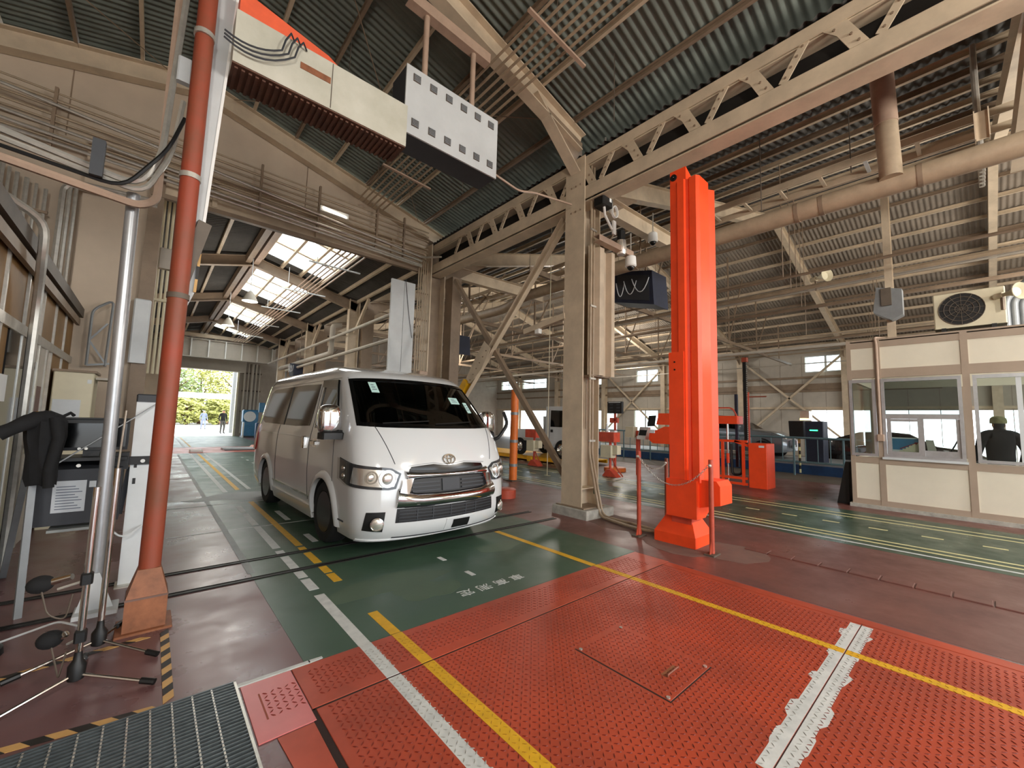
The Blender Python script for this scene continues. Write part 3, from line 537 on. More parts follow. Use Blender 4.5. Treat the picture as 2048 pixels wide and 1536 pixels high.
run('riser_pipe', 'group of pale vertical pipes seen through the gap beside the red pole', 'pipe', [[(-.11+.07*k, 10.2, 2.2), (-.11+.07*k, 10.2, 5.92)] for k in range(3)], .025, 'ivory', hang=[('junction_box', MB().bbox(-.12, .1, 10.05, 10.18, 4.2, 4.6, .02), M_['wall_panel']), ('cross_pipe', MB().cyl((-.4, 10.15, 3.6), (.1, 10.15, 3.6), .03, 8), M_['ivory'])])
run('end_wall_pipe', 'grey vertical pipes on the end wall right of the far door', 'pipe', [[(4.6+.22*k, 32.85, .2), (4.6+.22*k, 32.85, 4.9)] for k in range(5)], [.06, .04, .09], 'wall_panel', n=8, hang=[('clip_bar', MB().box(4.5, 5.6, 32.9, 32.98, z, z+.1), M_['dark_steel']) for z in (1.6, 3.0, 4.2)])
# ================================================================ HANGING EQUIPMENT
vb = thing('vent_box', 'grey louvred equipment box hung on two pipes from the rafter', 'equipment box', (2.5, 4.2, 4.66))
part(vb, 'casing', MB().box(1.86, 3.17, 4.07, 4.42, 4.68, 5.48), M_['charcoal']); part(vb, 'front_panel', MB().box(1.855, 3.175, 4.05, 4.07, 4.675, 5.485), M_['panel_grey'])
for i in range(6):
    for z in (4.78, 5.32):
        x = 1.94+i*.215; v = part(vb, 'louvre', MB().box(x, x+.09, 4.042, 4.05, z, z+.09), M_['dark_steel'])
        mb = MB()
        for j in range(5): mb.box(x+.004, x+.086, 4.032, 4.044, z+.006+j*.017, z+.014+j*.017)
        part(v, 'louvre_slat', mb, M_['grey_metal'])
for x, a, b in ((2.16, 5.48, 6.42), (2.86, 5.48, 6.4)): part(vb, 'hanger_pipe', MB().cyl((x, 4.22, a), (x, 4.22, b), .035, 12), M_['pipe_pink'], True)
part(vb, 'hanger_channel', MB().chan((1.9, 4.22, 6.48), (3.1, 4.22, 6.42), .12, .14, .012), M_['pipe_pink'])
part(vb, 'rear_box', MB().bbox(3.02, 3.42, 4.45, 4.62, 5.0, 5.34, .01), M_['pipe_pink']); part(vb, 'rear_conduit', MB().tube(bend([(3.4, 4.5, 5.1), (3.9, 4.4, 4.95), (4.2, 4.4, 5.05), (5.1, 4.4, 5.2)], .1), .016, 6), M_['pipe_pink'], True)
# overhead gantry beam left of it
gb = thing('gantry_beam', 'off-white overhead beam with an orange top edge, reaching from the red pole to the vent box', 'beam', (1, 3.9, 4.3))
part(gb, 'box_beam', MB().box(.27, 1.80, 3.86, 4.2, 4.36, 4.82), M_['offwhite']); part(gb, 'orange_cap', MB().prism([(.29, 4.82), (1.15, 4.82), (1.0, 4.9), (.29, 5.05)], 'y', 3.9, 4.3), M_['cap_orange'])
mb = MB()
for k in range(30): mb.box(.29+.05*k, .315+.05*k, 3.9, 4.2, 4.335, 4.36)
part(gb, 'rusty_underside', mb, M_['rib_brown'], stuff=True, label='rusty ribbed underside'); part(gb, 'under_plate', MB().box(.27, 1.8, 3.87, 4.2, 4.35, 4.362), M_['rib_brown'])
part(gb, 'slot', MB().box(.76, 1.02, 3.855, 3.862, 4.60, 4.66), M_['rust_brown']); part(gb, 'seam', MB().box(1.03, 1.036, 3.855, 3.862, 4.37, 4.81), M_['dark_steel'])
for k in range(3): part(gb, 'cable', MB().tube([(.7+.05*k, 3.85, 4.80-.01*k), (.66+.05*k, 3.8, 4.82-.01*k), (.62+.05*k, 3.79, 4.72)]+sag((.6+.05*k, 3.8, 4.62), (.2, 3.82, 4.55-.03*k), .06+.02*k, 7), .008, 5), M_['charcoal'], True)
# equipment on the column head
cb = thing('camera_bracket', 'black camera box and white bracket with coiled cable on the column head', 'camera', (5.5, 3.98, 4.7))
part(cb, 'housing', MB().bbox(5.26, 5.52, 3.86, 4.06, 5.08, 5.32, .015), M_['black']); part(cb, 'label_plate', MB().box(5.43, 5.48, 3.855, 3.86, 5.16, 5.22), M_['paper'])
part(cb, 'arm', MB().tube([(5.38, 3.93, 5.08), (5.4, 3.93, 4.95), (5.58, 3.93, 4.78), (5.66, 3.93, 4.76)], .022, 8), M_['white_paint'], True)
part(cb, 'mount_plate', MB().box(5.60, 5.68, 3.9, 3.93, 4.68, 4.92), M_['white_paint'])
mb = MB()
for k in range(4): mb.tube([(5.6+.075*math.cos(a), 3.86+.01*k, 5.05+.1*math.sin(a)) for a in [2*PI*i/14 for i in range(14)]], .008, 5, close=True)
part(cb, 'cable_coil', mb, M_['white_paint'], True)
for x, z in ((5.5, 6.4), (5.56, 6.3), (5.63, 6.2), (5.7, 6.3)): part(cb, 'riser', MB().cyl((x, 4.0, 5.1), (x, 4.0, z), .016, 6), M_['galv'])
def dome(loc, label):
    t = thing('dome_camera', label, 'camera', loc); x, y, z = loc
    part(t, 'housing', MB().lathe([(.03, .3), (.09, .26), (.1, .1), (.08, .08)], loc, 14), M_['white_paint'], True); part(t, 'eye', MB().ball((x, y, z+.08), .065), M_['black_gloss'], True); part(t, 'stem', MB().cyl((x, y, z+.28), (x, y, z+.7), .014, 6), M_['galv'])
dome((6.2, 3.95, 4.2), 'white dome camera with a black eye beside the column cover sheet'); dome((7.4, 4.2, 5.12), 'white dome camera under the cable ladder left of the orange post')
fl = thing('flood_lamp', 'ribbed glass lamp under the bracket of the central column', 'lamp', (5.95, 3.98, 4.4))
part(fl, 'glass', MB().lathe([(.02, .3), (.08, .27), (.1, .1), (.07, .02)], (5.95, 3.98, 4.42), 14), M_['lamp_inner'], True); part(fl, 'base', MB().cyl((5.95, 3.98, 4.7), (5.95, 3.98, 4.86), .07, 12), M_['black'])
for loc, lab, k in (((8, 4.85, 4.0), 'dark blue hanging unit with looped cables beside the orange post', 1), ((8, 12.2, 3.75), 'dark blue hanging unit behind the far column', .9), ((4.9, 20.3, 3.1), 'dark blue hanging unit among the annex pipes', .8)):
    t = thing('hanging_unit', lab, 'equipment box', loc); x, y, z = loc
    part(t, 'casing', MB().prism([(y-.5*k, z), (y+.5*k, z+.25*k), (y+.5*k, z+.95*k), (y-.45*k, z+.75*k)], 'x', x-.3, x+.3), M_['navy']); part(t, 'face_plate', MB().prism([(y-.4*k, z+.1*k), (y+.4*k, z+.3*k), (y+.4*k, z+.85*k), (y-.38*k, z+.66*k)], 'x', x-.31, x-.3), M_['charcoal'])
    for j in range(3): part(t, 'cable', MB().tube(sag((x-.33, y-.4+.3*j, z+.6), (x-.35, y+.2*j, z+.65), .3, 8), .01, 5), M_['white_metal'], True)
    part(t, 'hanger', MB().cyl((x, y, z+.8*k), (x, y, ZB(x)+.02 if x > 5.5 else 6.0), .02, 6), M_['brown_steel'])
def horn(loc, rz, label, s=1.):
    t = thing('horn_speaker', label, 'loudspeaker', loc, rz)
    part(t, 'horn', MB().lathe([(.03*s, 0), (.05*s, .12*s), (.1*s, .25*s), (.17*s, .3*s), (.165*s, .31*s), (.09*s, .24*s)], (0, 0, 0), 18, 'y'), M_['ivory'], True, local=True)
    part(t, 'driver', MB().cyl((0, -.12*s, 0), (0, .02*s, 0), .06*s, 12), M_['ivory'], True, local=True); part(t, 'bracket', MB().box(-.02, .02, -.02, .02, -.3*s, 0), M_['brown_steel'], local=True)
horn((13.4, 2.75, 5.6), 2.6, 'grey horn loudspeaker under the right roof slope', 1.1)
t = thing('hanger_column', 'grey hanging steel box on a post above the cabin', 'equipment box', (10.9, 1.05, 3.4))
part(t, 'post', MB().hbeam((11, 1.05, 3.29), (11, 1.05, 7.3), .12, .14, .01, up=(1, 0, 0)), M_['cream_steel'])
part(t, 'box', MB().prism([(.85, 4.25), (1.22, 4.35), (1.28, 3.85), (1.02, 3.66), (.85, 3.75)], 'x', 10.7, 10.95), M_['grey_metal']); part(t, 'plate', MB().box(10.66, 10.7, 1.0, 1.15, 3.95, 4.3), M_['dark_steel'])
# cable drop by the brace and stay bracket on the column
solo('pull_cord', 'thin white cord hanging behind the cross brace', 'cord', MB().tube([(6.2, 5.9, 6.3), (6.2, 5.9, .4)], .008, 5), M_['ivory'])
t = thing('stay_bracket', 'short cream strut sticking out of the column toward the brace', 'bracket', (5.2, 4.6, 3.2)); part(t, 'strut', MB().bar((5.22, 4.6, 3.32), (5.2, 5.6, 3.18), .08, .1), M_['cream_steel']); part(t, 'clamp', MB().box(5.17, 5.25, 5.2, 5.3, 3.1, 3.2), M_['white_paint'])
def pendant(loc, label):
    t = thing('pendant_lamp', label, 'lamp', loc)
    part(t, 'shade', MB().lathe([(.04, .3), (.07, .27), (.11, .2), (.19, .03), (.2, 0), (.18, .015), (.1, .18), (.05, .24)], loc, 20), M_['wall_panel'], True)
    part(t, 'bulb', MB().ball((loc[0], loc[1], loc[2]+.1), .06), M_['white_paint'], True); part(t, 'stem', MB().cyl((loc[0], loc[1], loc[2]+.28), (loc[0], loc[1], loc[2]+1.6), .012, 6), M_['white_metal'])
pendant((1.9, 13.8, 4.75), 'conical pendant lamp nearest under the annex skylights'); pendant((1.9, 18.3, 4.75), 'conical pendant lamp deeper under the annex skylights')
t = thing('batten_light', 'white fluorescent fitting behind the lintel conduits', 'lamp', (2.6, 9.2, 5.7)); part(t, 'tube', MB().cyl((2.45, 9.15, 6.0), (2.95, 9.15, 5.94), .025, 8), M_['tube_light']); part(t, 'housing', MB().box(2.4, 3.0, 9.17, 9.22, 5.93, 6.04), M_['white_paint'])
# ================================================================ THE VAN
VX, VY = 2.69, 4.07
def ip(T, z):
    if z <= T[0][0]: return T[0][1]
    for (a, b), (c, d) in zip(T, T[1:]):
        if z <= c: t = (z-a)/(c-a); return b+(d-b)*t
    return T[-1][1]
def smooth_tab(T, n=60):
    # Catmull-Rom resample of a table
    xs = [p[0] for p in T]; out = []
    for k in range(n+1):
        z = xs[0]+(xs[-1]-xs[0])*k/n; i = max(0, min(len(T)-2, sum(1 for x in xs if x <= z)-1))
        p0 = T[max(0, i-1)]; p1 = T[i]; p2 = T[i+1]; p3 = T[min(len(T)-1, i+2)]; h = p2[0]-p1[0]; t = (z-p1[0])/h
        m1 = (p2[1]-p0[1])/max(1e-6, p2[0]-p0[0])*h; m2 = (p3[1]-p1[1])/max(1e-6, p3[0]-p1[0])*h
        out.append((z, (2*t**3-3*t*t+1)*p1[1]+(t**3-2*t*t+t)*m1+(-2*t**3+3*t*t)*p2[1]+(t**3-t*t)*m2))
    return out
TW = smooth_tab([(.2, .97), (.3, 1.0), (.45, 1.025), (.7, 1.035), (1.0, 1.032), (1.2, 1.02), (1.38, .985), (1.7, .935), (1.98, .885), (2.08, .855), (2.15, .80), (2.2, .70), (2.235, .5), (2.25, .25)], 120)
TF = smooth_tab([(.2, .1), (.26, .05), (.35, .01), (.5, 0), (.65, .01), (.8, .03), (1.0, .07), (1.15, .13), (1.28, .20), (1.38, .27), (1.44, .33), (1.6, .48), (1.8, .68), (1.97, .86), (2.04, .96), (2.1, 1.12), (2.16, 1.4), (2.2, 1.7), (2.235, 2.2), (2.25, 2.7)], 160)
TR = smooth_tab([(.2, 5.0), (.32, 5.1), (.6, 5.12), (1.0, 5.1), (1.4, 5.05), (1.95, 4.92), (2.08, 4.86), (2.15, 4.75), (2.2, 4.5), (2.235, 4.1), (2.25, 3.5)], 120)
BF, NF = .42, 2.7
BR, NR = .22, 4
def VW(z): return ip(TW, z)
def vfront(x, z):
    s = min(.999, abs(x)/VW(z)); return ip(TF, z)+BF*(1-(1-s**NF)**(1/NF))
def vside(y, z):
    a = ip(TF, z)+BF
    if y < a: q = max(0, 1-(y-ip(TF, z))/BF); return VW(z)*max(0, 1-q**NF)**(1/NF)
    b = ip(TR, z)-BR
    if y > b: q = min(1, (y-b)/BR); return VW(z)*(1-q**NR)**(1/NR)
    return VW(z)
def VP(s, z, off=0.):
    """s 0..1 round the nose (0 centre, 1 where the flank starts); beyond 1 the flank: s-1 metres back. sign = side"""
    sg = -1 if s < 0 else 1; a = abs(s)
    def raw(a, z):
        if a <= 1: th = a*PI/2; return VW(z)*math.sin(th)**(2/NF), ip(TF, z)+BF*(1-max(0, math.cos(th))**(2/NF))
        return VW(z), ip(TF, z)+BF+a-1
    x, y = raw(a, z)
    if off:
        e = 1e-3; x1, y1 = raw(a+e, z); x0, y0 = raw(max(0, a-e), z); xz, yz = raw(a, z+e)
        t = Vector((x1-x0, y1-y0, 0)); v = Vector((xz-x, yz-y, e)); n = t.cross(v)
        if n.length > 0: n.normalize(); x += n.x*off; y += n.y*off; return (sg*x, y, z+n.z*off)
    return (sg*x, y, z)
def sx(x, z):                                   # s of a given lateral x on the nose
    q = min(1, abs(x)/VW(z)); return math.copysign(2/PI*math.asin(q**(NF/2)), x)
def sy(y, z): return 1+y-ip(TF, z)-BF           # s of a y on the flank
van = thing('van', 'white high-roof passenger van with chrome grille and tinted windows standing on the green lane', 'van', (VX-.01, VY, 0), math.radians(1.5))
def vpart(par, name, mb, m, sm=True, lab=None): return part(par, name, mb, m, sm, lab, local=True)
# body shell
zs = [.2, .23, .27, .32, .38, .45, .53, .62, .7, .8, .9, 1.0, 1.08, 1.16, 1.24, 1.31, 1.38, 1.42, 1.48, 1.56, 1.65, 1.74, 1.83, 1.91, 1.97, 2.02, 2.06, 2.1, 2.13, 2.16, 2.185, 2.205, 2.22, 2.235, 2.25]
def outline(z):
    w, f, r = VW(z), ip(TF, z), ip(TR, z); h = []
    for i in range(17): th = i/16*PI/2; h.append((w*math.sin(th)**(2/NF), f+BF*(1-max(0, math.cos(th))**(2/NF))))
    for i in range(1, 18): h.append((w, f+BF+(r-BR-f-BF)*i/18))
    for i in range(9): th = i/8*PI/2; h.append((w*max(0, math.cos(th))**(2/NR), r-BR+BR*math.sin(th)**(2/NR)))
    return h + [(-x, y) for x, y in h[-2:0:-1]]
def loft(Z, O, bottom=True):
    mb = MB(); n = len(O[0]); mb.v = [(x, y, z) for z, o in zip(Z, O) for x, y in o]
    for i in range(len(Z)-1):
        for k in range(n): mb.f.append((i*n+k, i*n+(k+1) % n, (i+1)*n+(k+1) % n, (i+1)*n+k))
    h = n//2
    for base, rev in ((0, True), ((len(Z)-1)*n, False)):   # cap as strips across
        for k in range(h):
            a, b, c, d = k, k+1, (n-k-1) % n, (n-k) % n
            q = [base+i for i in dict.fromkeys((a, b, c, d))]
            if len(q) > 2: mb.f.append(tuple(q[::-1] if rev else q))
    return mb
body_me = mesh('body', loft(zs, [outline(z) for z in zs]), [M_['van_white'], M_['cabin']])
body = link('body', body_me, van)
def cutter(mb, matidx=1):
    me = mesh('cut', mb, [M_['van_white'], M_['cabin']])
    for p in me.polygons: p.material_index = matidx
    o = bpy.data.objects.new('cut', me); COL.objects.link(o); o.parent = van; return o
def patch(bot, top, off0, off1, nu=14, nv=6, bulge=False):
    """bot/top: lists of (s,z); a closed shell over the surface between them"""
    def lerp_poly(P, t):
        u = t*(len(P)-1); i = min(int(u), len(P)-2); f = u-i; return P[i][0]*(1-f)+P[i+1][0]*f, P[i][1]*(1-f)+P[i+1][1]*f
    A = []; B = []
    for j in range(nv+1):
        ra = []; rb = []
        for i in range(nu+1):
            b = lerp_poly(bot, i/nu); t = lerp_poly(top, i/nu); s = b[0]+(t[0]-b[0])*j/nv; z = b[1]+(t[1]-b[1])*j/nv
            o = off0+.004+(off1-off0)*math.sin(PI*(j/nv))**.7 if bulge else off1; ra.append(VP(s, z, o)); rb.append(VP(s, z, off0))
        A.append(ra); B.append(rb)
    return MB().slab(A, B)
def F(L): return [(sx(x, z), z) for x, z in L]          # nose points given as (x, z)
def S(L, sd=-1): return [(sd*sy(y, z), z) for y, z in L]  # flank points given as (y, z)
WS_B = F([(-.94, 1.40), (-.6, 1.385), (0, 1.38), (.6, 1.385), (.94, 1.40)]); WS_T = F([(-.85, 1.965), (-.4, 1.99), (0, 1.995), (.4, 1.99), (.85, 1.965)])
def door_win(sd): return S([(.90, 1.40), (1.2, 1.365), (1.74, 1.36)], sd), S([(1.12, 1.72), (1.25, 1.94), (1.74, 1.955)], sd)
cuts = []
zc = [.75, .9, 1.2, 1.4, 1.6, 1.8, 1.95, 2.04]
cuts.append(cutter(loft(zc, [[(x*.90, .42+y*.9 if y < 2 else min(y, 3.6)) for x, y in outline(z)] for z in zc])))
cuts.append(cutter(patch(WS_B, WS_T, -.22, .15)))
for sd in (-1, 1): b, t = door_win(sd); cuts.append(cutter(patch(b, t, -.25, .1)))
for y in (1.18, 4.03):
    for sd in (-1, 1): cuts.append(cutter(MB().cyl((sd*.66, y, .36), (sd*1.2, y, .36), .405, 40)))
for c in cuts:
    m = body.modifiers.new('b', 'BOOLEAN'); m.operation = 'DIFFERENCE'; m.solver = 'EXACT'; m.object = c
bpy.context.view_layer.update(); dg = bpy.context.evaluated_depsgraph_get(); nm = bpy.data.meshes.new_from_object(body.evaluated_get(dg)); body.modifiers.clear(); body.data = nm; nm.name = 'body'
for p in nm.polygons: p.use_smooth = True
nm.set_sharp_from_angle(angle=math.radians(35))
for c in cuts: bpy.data.objects.remove(c)
# windscreen, borders
ws = vpart(van, 'windscreen', patch(WS_B, WS_T, -.012, -.006, 18, 8), M_['windscreen'])
for bt in ((WS_B, [(s*1.0, z+.045) for s, z in WS_B]), ([(s, z-.035) for s, z in WS_T], WS_T)): vpart(ws, 'black_border', patch(bt[0], bt[1], -.014, .003, 18, 2), M_['black_gloss'])
for sd in (-1, 1): vpart(ws, 'black_border', patch(F([(sd*.94, 1.40), (sd*.905, 1.40)]), F([(sd*.85, 1.965), (sd*.815, 1.965)]), -.014, .003, 2, 8), M_['black_gloss'])
for x0, z0, w, h in ((-.68, 1.80, .085, .13), (.36, 1.705, .15, .085), (.585, 1.59, .07, .14)):
    st = vpart(ws, 'sticker', patch(F([(x0, z0), (x0+w, z0)]), F([(x0, z0+h), (x0+w, z0+h)]), -.005, .0, 2, 2), M_['sticker'], lab='pale green inspection slip')
    for j in range(3):
        zz = z0+h*(.25+.22*j); vpart(st, 'print_line', patch(F([(x0+w*.2, zz), (x0+w*(.8-.1*j), zz)]), F([(x0+w*.2, zz+h*.07), (x0+w*(.8-.1*j), zz+h*.07)]), 0, .001, 2, 1), M_['ink'])
for x in (-.45, .2):
    wp = vpart(van, 'wiper', MB().tube([VP(sx(x-.25, 1.425), 1.425, .012), VP(sx(x, 1.435), 1.435, .02), VP(sx(x+.32, 1.46), 1.46, .012)], .008, 6), M_['black'])
# side windows
for sd in (-1, 1):
    b, t = door_win(sd)
    vpart(van, 'door_window', patch(b, t, -.01, -.004, 8, 6), M_['pane_dim'])
    vpart(van, 'visor', patch(S([(1.02, 1.58), (1.19, 1.82), (1.74, 1.88)], sd), S([(1.06, 1.66), (1.23, 1.95), (1.76, 1.965)], sd), .006, .03, 8, 2), M_['black_gloss'])
    vpart(van, 'window_border', patch(S([(.86, 1.375), (1.76, 1.335)], sd), S([(.90, 1.40), (1.76, 1.36)], sd), -.004, .003, 8, 1), M_['black_gloss'])
    vpart(van, 'window_border', patch(S([(1.72, 1.37), (1.76, 1.37)], sd), S([(1.72, 1.955), (1.76, 1.955)], sd), -.004, .003, 1, 5), M_['black_gloss'])
    q = vpart(van, 'side_window', patch(S([(1.98, 1.36), (2.6, 1.34), (4.5, 1.35), (4.72, 1.40)], sd), S([(1.90, 1.93), (2.6, 1.95), (4.3, 1.94), (4.55, 1.88)], sd), -.004, .005, 24, 5), M_['tint'], lab='long dark tinted side window')
    vpart(q, 'window_divider', patch(S([(3.22, 1.34), (3.27, 1.34)], sd), S([(3.17, 1.945), (3.22, 1.945)], sd), .004, .009, 1, 4), M_['black'])
    # mirrors
    mr = vpart(van, 'side_mirror', MB().sball((sd*1.14, .80, 1.46), .125, .085, .17, .62), M_['chrome_warm'], lab='chrome side mirror')
    vpart(mr, 'mirror_base', MB().bbox(sd*1.12-.12, sd*1.12+.12, .70, .88, 1.24, 1.33, .02).bar((sd*.99, .82, 1.30), (sd*1.1, .8, 1.30), .08, .08), M_['black'])
    vpart(mr, 'mirror_glass', MB().box(sd*1.13-.09, sd*1.13+.09, .86, .866, 1.36, 1.59), M_['black_gloss'])
    # door seams, handles, sill strip, flares
    for pts in ([(1.0, 1.38), (.93, 1.1), (.9, .75), (.92, .5)], [(1.83, 1.96), (1.83, 1.3), (1.82, .8), (1.76, .42)], [(3.45, 1.34), (3.45, .8), (3.4, .46)]):
        seam = []
        for (a, b2), (c, d) in zip(pts, pts[1:]):
            for i in range(8): t = i/8; seam.append(VP(sd*sy(a+(c-a)*t, b2+(d-b2)*t), b2+(d-b2)*t, .0005))
        seam.append(VP(sd*sy(*pts[-1]), pts[-1][1], .0005)); vpart(van, 'panel_seam', MB().tube(seam, .0045, 5), M_['charcoal'])
    for z, y0, y1 in ((1.20, 1.9, 4.6), (1.98, 1.05, 4.8)): vpart(van, 'panel_seam', MB().tube([VP(sd*sy(y0+(y1-y0)*i/20, z), z, .0005) for i in range(21)], .004, 5), M_['grey_metal'])
    for y in (1.62, 2.02):
        dh = vpart(van, 'door_handle', MB().bbox(sd*1.035-.03, sd*1.035+.03, y-.09 if y < 2 else y-.045, y+.09 if y < 2 else y+.045, 1.13 if y < 2 else 1.06, 1.18 if y < 2 else 1.22, .012), M_['chrome'], lab='chrome door handle')
        vpart(dh, 'handle_cup', patch(S([(y-.08, 1.10), (y+.08, 1.10)], sd), S([(y-.08, 1.2), (y+.08, 1.2)], sd), -.004, .002, 2, 2), M_['chrome_warm'])
    vpart(van, 'sill_strip', patch(S([(1.68, .455), (3.55, .455)], sd), S([(1.68, .48), (3.55, .48)], sd), 0, .01, 12, 1), M_['chrome'], lab='thin chrome strip along the sill')
    vpart(van, 'side_skirt', patch(S([(1.66, .2), (3.56, .2)], sd), S([(1.66, .36), (3.56, .36)], sd), -.01, .02, 12, 2), M_['van_white'])
    for yc in (1.18, 4.03):
        mb = MB(); A = []; B = []
        for i in range(25):
            a = PI*(-.06+1.12*i/24); ra = []; rb = []
            for r in (.40, .425, .46, .49):
                y, z = yc-r*math.cos(a), max(.2, .36+r*math.sin(a)); x = vside(y, z); o = {.40: .03, .425: .035, .46: .028, .49: .0}[r]; ra.append((sd*(x+o), y, z)); rb.append((sd*(x-.02), y, z))
            A.append(ra); B.append(rb)
        vpart(van, 'arch_flare', mb.slab(A, B), M_['van_white'])
        # wheels
        w = vpart(van, 'wheel', MB().lathe([(.235, -.1), (.25, -.115), (.33, -.115), (.355, -.09), (.362, -.04), (.362, .04), (.355, .09), (.33, .115), (.25, .115), (.235, .1), (.235, -.1)], (sd*.90, yc, .362), 40, 'x', False), M_['tyre'], lab='black wheel')
        xo = sd*.90
        vpart(w, 'rim', MB().lathe([(.235, sd*.112), (.24, sd*.104), (.225, sd*.085), (.2, sd*.06), (.06, sd*.05), (.05, sd*.07), (.0, sd*.075)] if sd > 0 else [(.0, -.075), (.05, -.07), (.06, -.05), (.2, -.06), (.225, -.085), (.24, -.104), (.235, -.112)], (xo, yc, .362), 40, 'x'), M_['rim_black'])
        for k in range(6):
            a = k*PI/3; vpart(w, 'spoke', MB().bar((xo+sd*.075, yc+.04*math.cos(a), .362+.04*math.sin(a)), (xo+sd*.092, yc+.215*math.cos(a), .362+.215*math.sin(a)), .055, .03, up=(1, 0, 0)), M_['rim_black'])
        mb = MB()
        for k in range(6): a = (k+.5)*PI/3; mb.cyl((xo+sd*.06, yc+.06*math.cos(a), .362+.06*math.sin(a)), (xo+sd*.09, yc+.06*math.cos(a), .362+.06*math.sin(a)), .012, 6)
        vpart(w, 'lug_nut', mb, M_['chrome'])
    vpart(van, 'tail_lamp', patch(S([(4.84, .85), (4.97, .87)], sd), S([(4.78, 1.32), (4.89, 1.32)], sd), 0, .02, 4, 6), M_['lens_red'], lab='red tail lamp')
    # headlight
    hb = [(sx(sd*.66, .745), .745), (sx(sd*.74, .735), .735), (sd*1.0, .77), (sd*1.22, .82)]
    ht = [(sx(sd*.60, .90), .90), (sx(sd*.70, .955), .96), (sd*.86, 1.0), (sd*1.2, 1.045)]
    hl = vpart(van, 'headlight', patch(hb, ht, -.002, .004, 16, 6), M_['charcoal'], lab='clear headlight wrapping round the corner')
    ch = [(sx(sd*.68, .77), .77), (sx(sd*.74, .76), .76), (sd*.93, .80)]; ct = [(sx(sd*.63, .89), .89), (sx(sd*.73, .935), .935), (sd*.86, .965)]
    vpart(hl, 'reflector', patch(ch, ct, .004, .010, 12, 5), M_['lamp_inner'])
    for xx, zz, rr in ((.74, .85, .088), (.89, .865, .06)):
        c = Vector(VP(sx(sd*xx, zz), zz, .012)); n = (Vector(VP(sx(sd*xx, zz), zz, .05))-c).normalized(); u = n.cross(Vector((0, 0, 1))).normalized(); v = u.cross(n)
        mb = MB().tube([c+(u*math.cos(a)+v*math.sin(a))*rr for a in [2*PI*i/20 for i in range(20)]], .008, 6, close=True); vpart(hl, 'lamp_ring', mb, M_['chrome'])
        vpart(hl, 'lamp_bulb', MB().ball(tuple(c), rr*.72, rr*.3, rr*.72, 14, 8), M_['lamp_inner'])
    for k in range(2): c = VP(sd*(1.06), .86+.08*k, .012); vpart(hl, 'side_lamp', MB().ball(c, .03, .03, .034, 10, 6), M_['chrome'])
    vpart(hl, 'lens', patch(hb, ht, .026, .030, 16, 6), M_['lens'])
    # fog lamp
    fg = vpart(van, 'fog_bezel', patch([(sx(sd*.77, .31), .31), (sx(sd*.945, .33), .33)], [(sx(sd*.76, .515), .515), (sx(sd*.93, .515), .515)], -.002, .005, 4, 4), M_['black'], lab='black fog lamp recess')
    c = Vector(VP(sx(sd*.83, .40), .40, .01)); n = (Vector(VP(sx(sd*.83, .40), .40, .05))-c).normalized()
    fo = vpart(fg, 'fog_lamp', MB().tube([c, c+n*.025, c+n*.035], [.06, .058, .045], 20), M_['lamp_inner']); vpart(fg, 'fog_rim', MB().tube([c+(n.cross(Vector((0, 0, 1))).normalized()*math.cos(a)+Vector((0, 0, 1))*math.sin(a))*.064+n*.02 for a in [2*PI*i/20 for i in range(20)]], .007, 6, close=True), M_['chrome'])
# grille
GX = 1.06
def N(name, bot, top, o0, o1, m, nu=22, nv=3, lab=None, par=None): return vpart(par or van, name, patch(F([(x*GX, z) for x, z in bot]), F([(x*GX, z) for x, z in top]), o0, o1, nu, nv, 'chrome_bar' in name), M_[m], lab=lab)
gr_ = N('grille', [(-.60, .56), (0, .55), (.60, .56)], [(-.475, .945), (-.2, .985), (0, .965), (.2, .985), (.475, .945)], -.004, .002, 'black', 24, 6, 'black front grille between the headlights')
N('top_slot', [(-.47, .935), (0, .915), (.47, .935)], [(-.46, .965), (-.2, .985), (0, .96), (.2, .985), (.46, .965)], .001, .004, 'black_gloss', 24, 2, par=gr_)
N('upper_chrome_bar', [(-.50, .825), (-.35, .835), (0, .835), (.35, .835), (.50, .825)], [(-.53, .925), (-.40, .905), (0, .89), (.40, .905), (.53, .925)], .0, .04, 'chrome_warm', 24, 8, 'chrome bar across the upper grille', gr_)
N('lower_chrome_bar', [(-.62, .545), (-.3, .535), (0, .535), (.3, .535), (.62, .545)], [(-.60, .745), (-.42, .69), (0, .675), (.42, .69), (.60, .745)], .0, .06, 'chrome_warm', 24, 8, 'deep chrome bar across the lower grille', gr_)
for sd in (-1, 1):
    N('chrome_cheek', [(sd*.62, .6), (sd*.52, .62)], [(sd*.55, .84), (sd*.45, .84)], .0, .042, 'chrome_warm', 3, 6, 'chrome cheek joining the bars', gr_)
    for j in range(3): N('mesh_slat', [(sd*.14, .70+.042*j), (sd*.46, .70+.042*j)], [(sd*.14, .716+.042*j), (sd*.46, .716+.042*j)], .002, .016, 'charcoal', 8, 1, par=gr_)
N('sensor_plate', [(-.11, .69), (.11, .69)], [(-.11, .82), (.11, .82)], .002, .014, 'charcoal', 4, 2, par=gr_)
ink = N('lower_intake', [(-.62, .395), (0, .38), (.62, .395)], [(-.61, .54), (0, .53), (.61, .54)], -.004, .004, 'black', 20, 3, 'black lower intake')
for j in range(4): N('intake_slat', [(-.59, .412+.034*j), (0, .40+.034*j), (.59, .412+.034*j)], [(-.59, .421+.034*j), (0, .409+.034*j), (.59, .421+.034*j)], .003, .014, 'charcoal', 20, 1, par=ink)
for x in (-.4, -.22, .0, .2, .34): N('intake_rib', [(x-.006, .395), (x+.006, .395)], [(x-.006, .525), (x+.006, .525)], .003, .012, 'charcoal', 1, 2, par=ink)
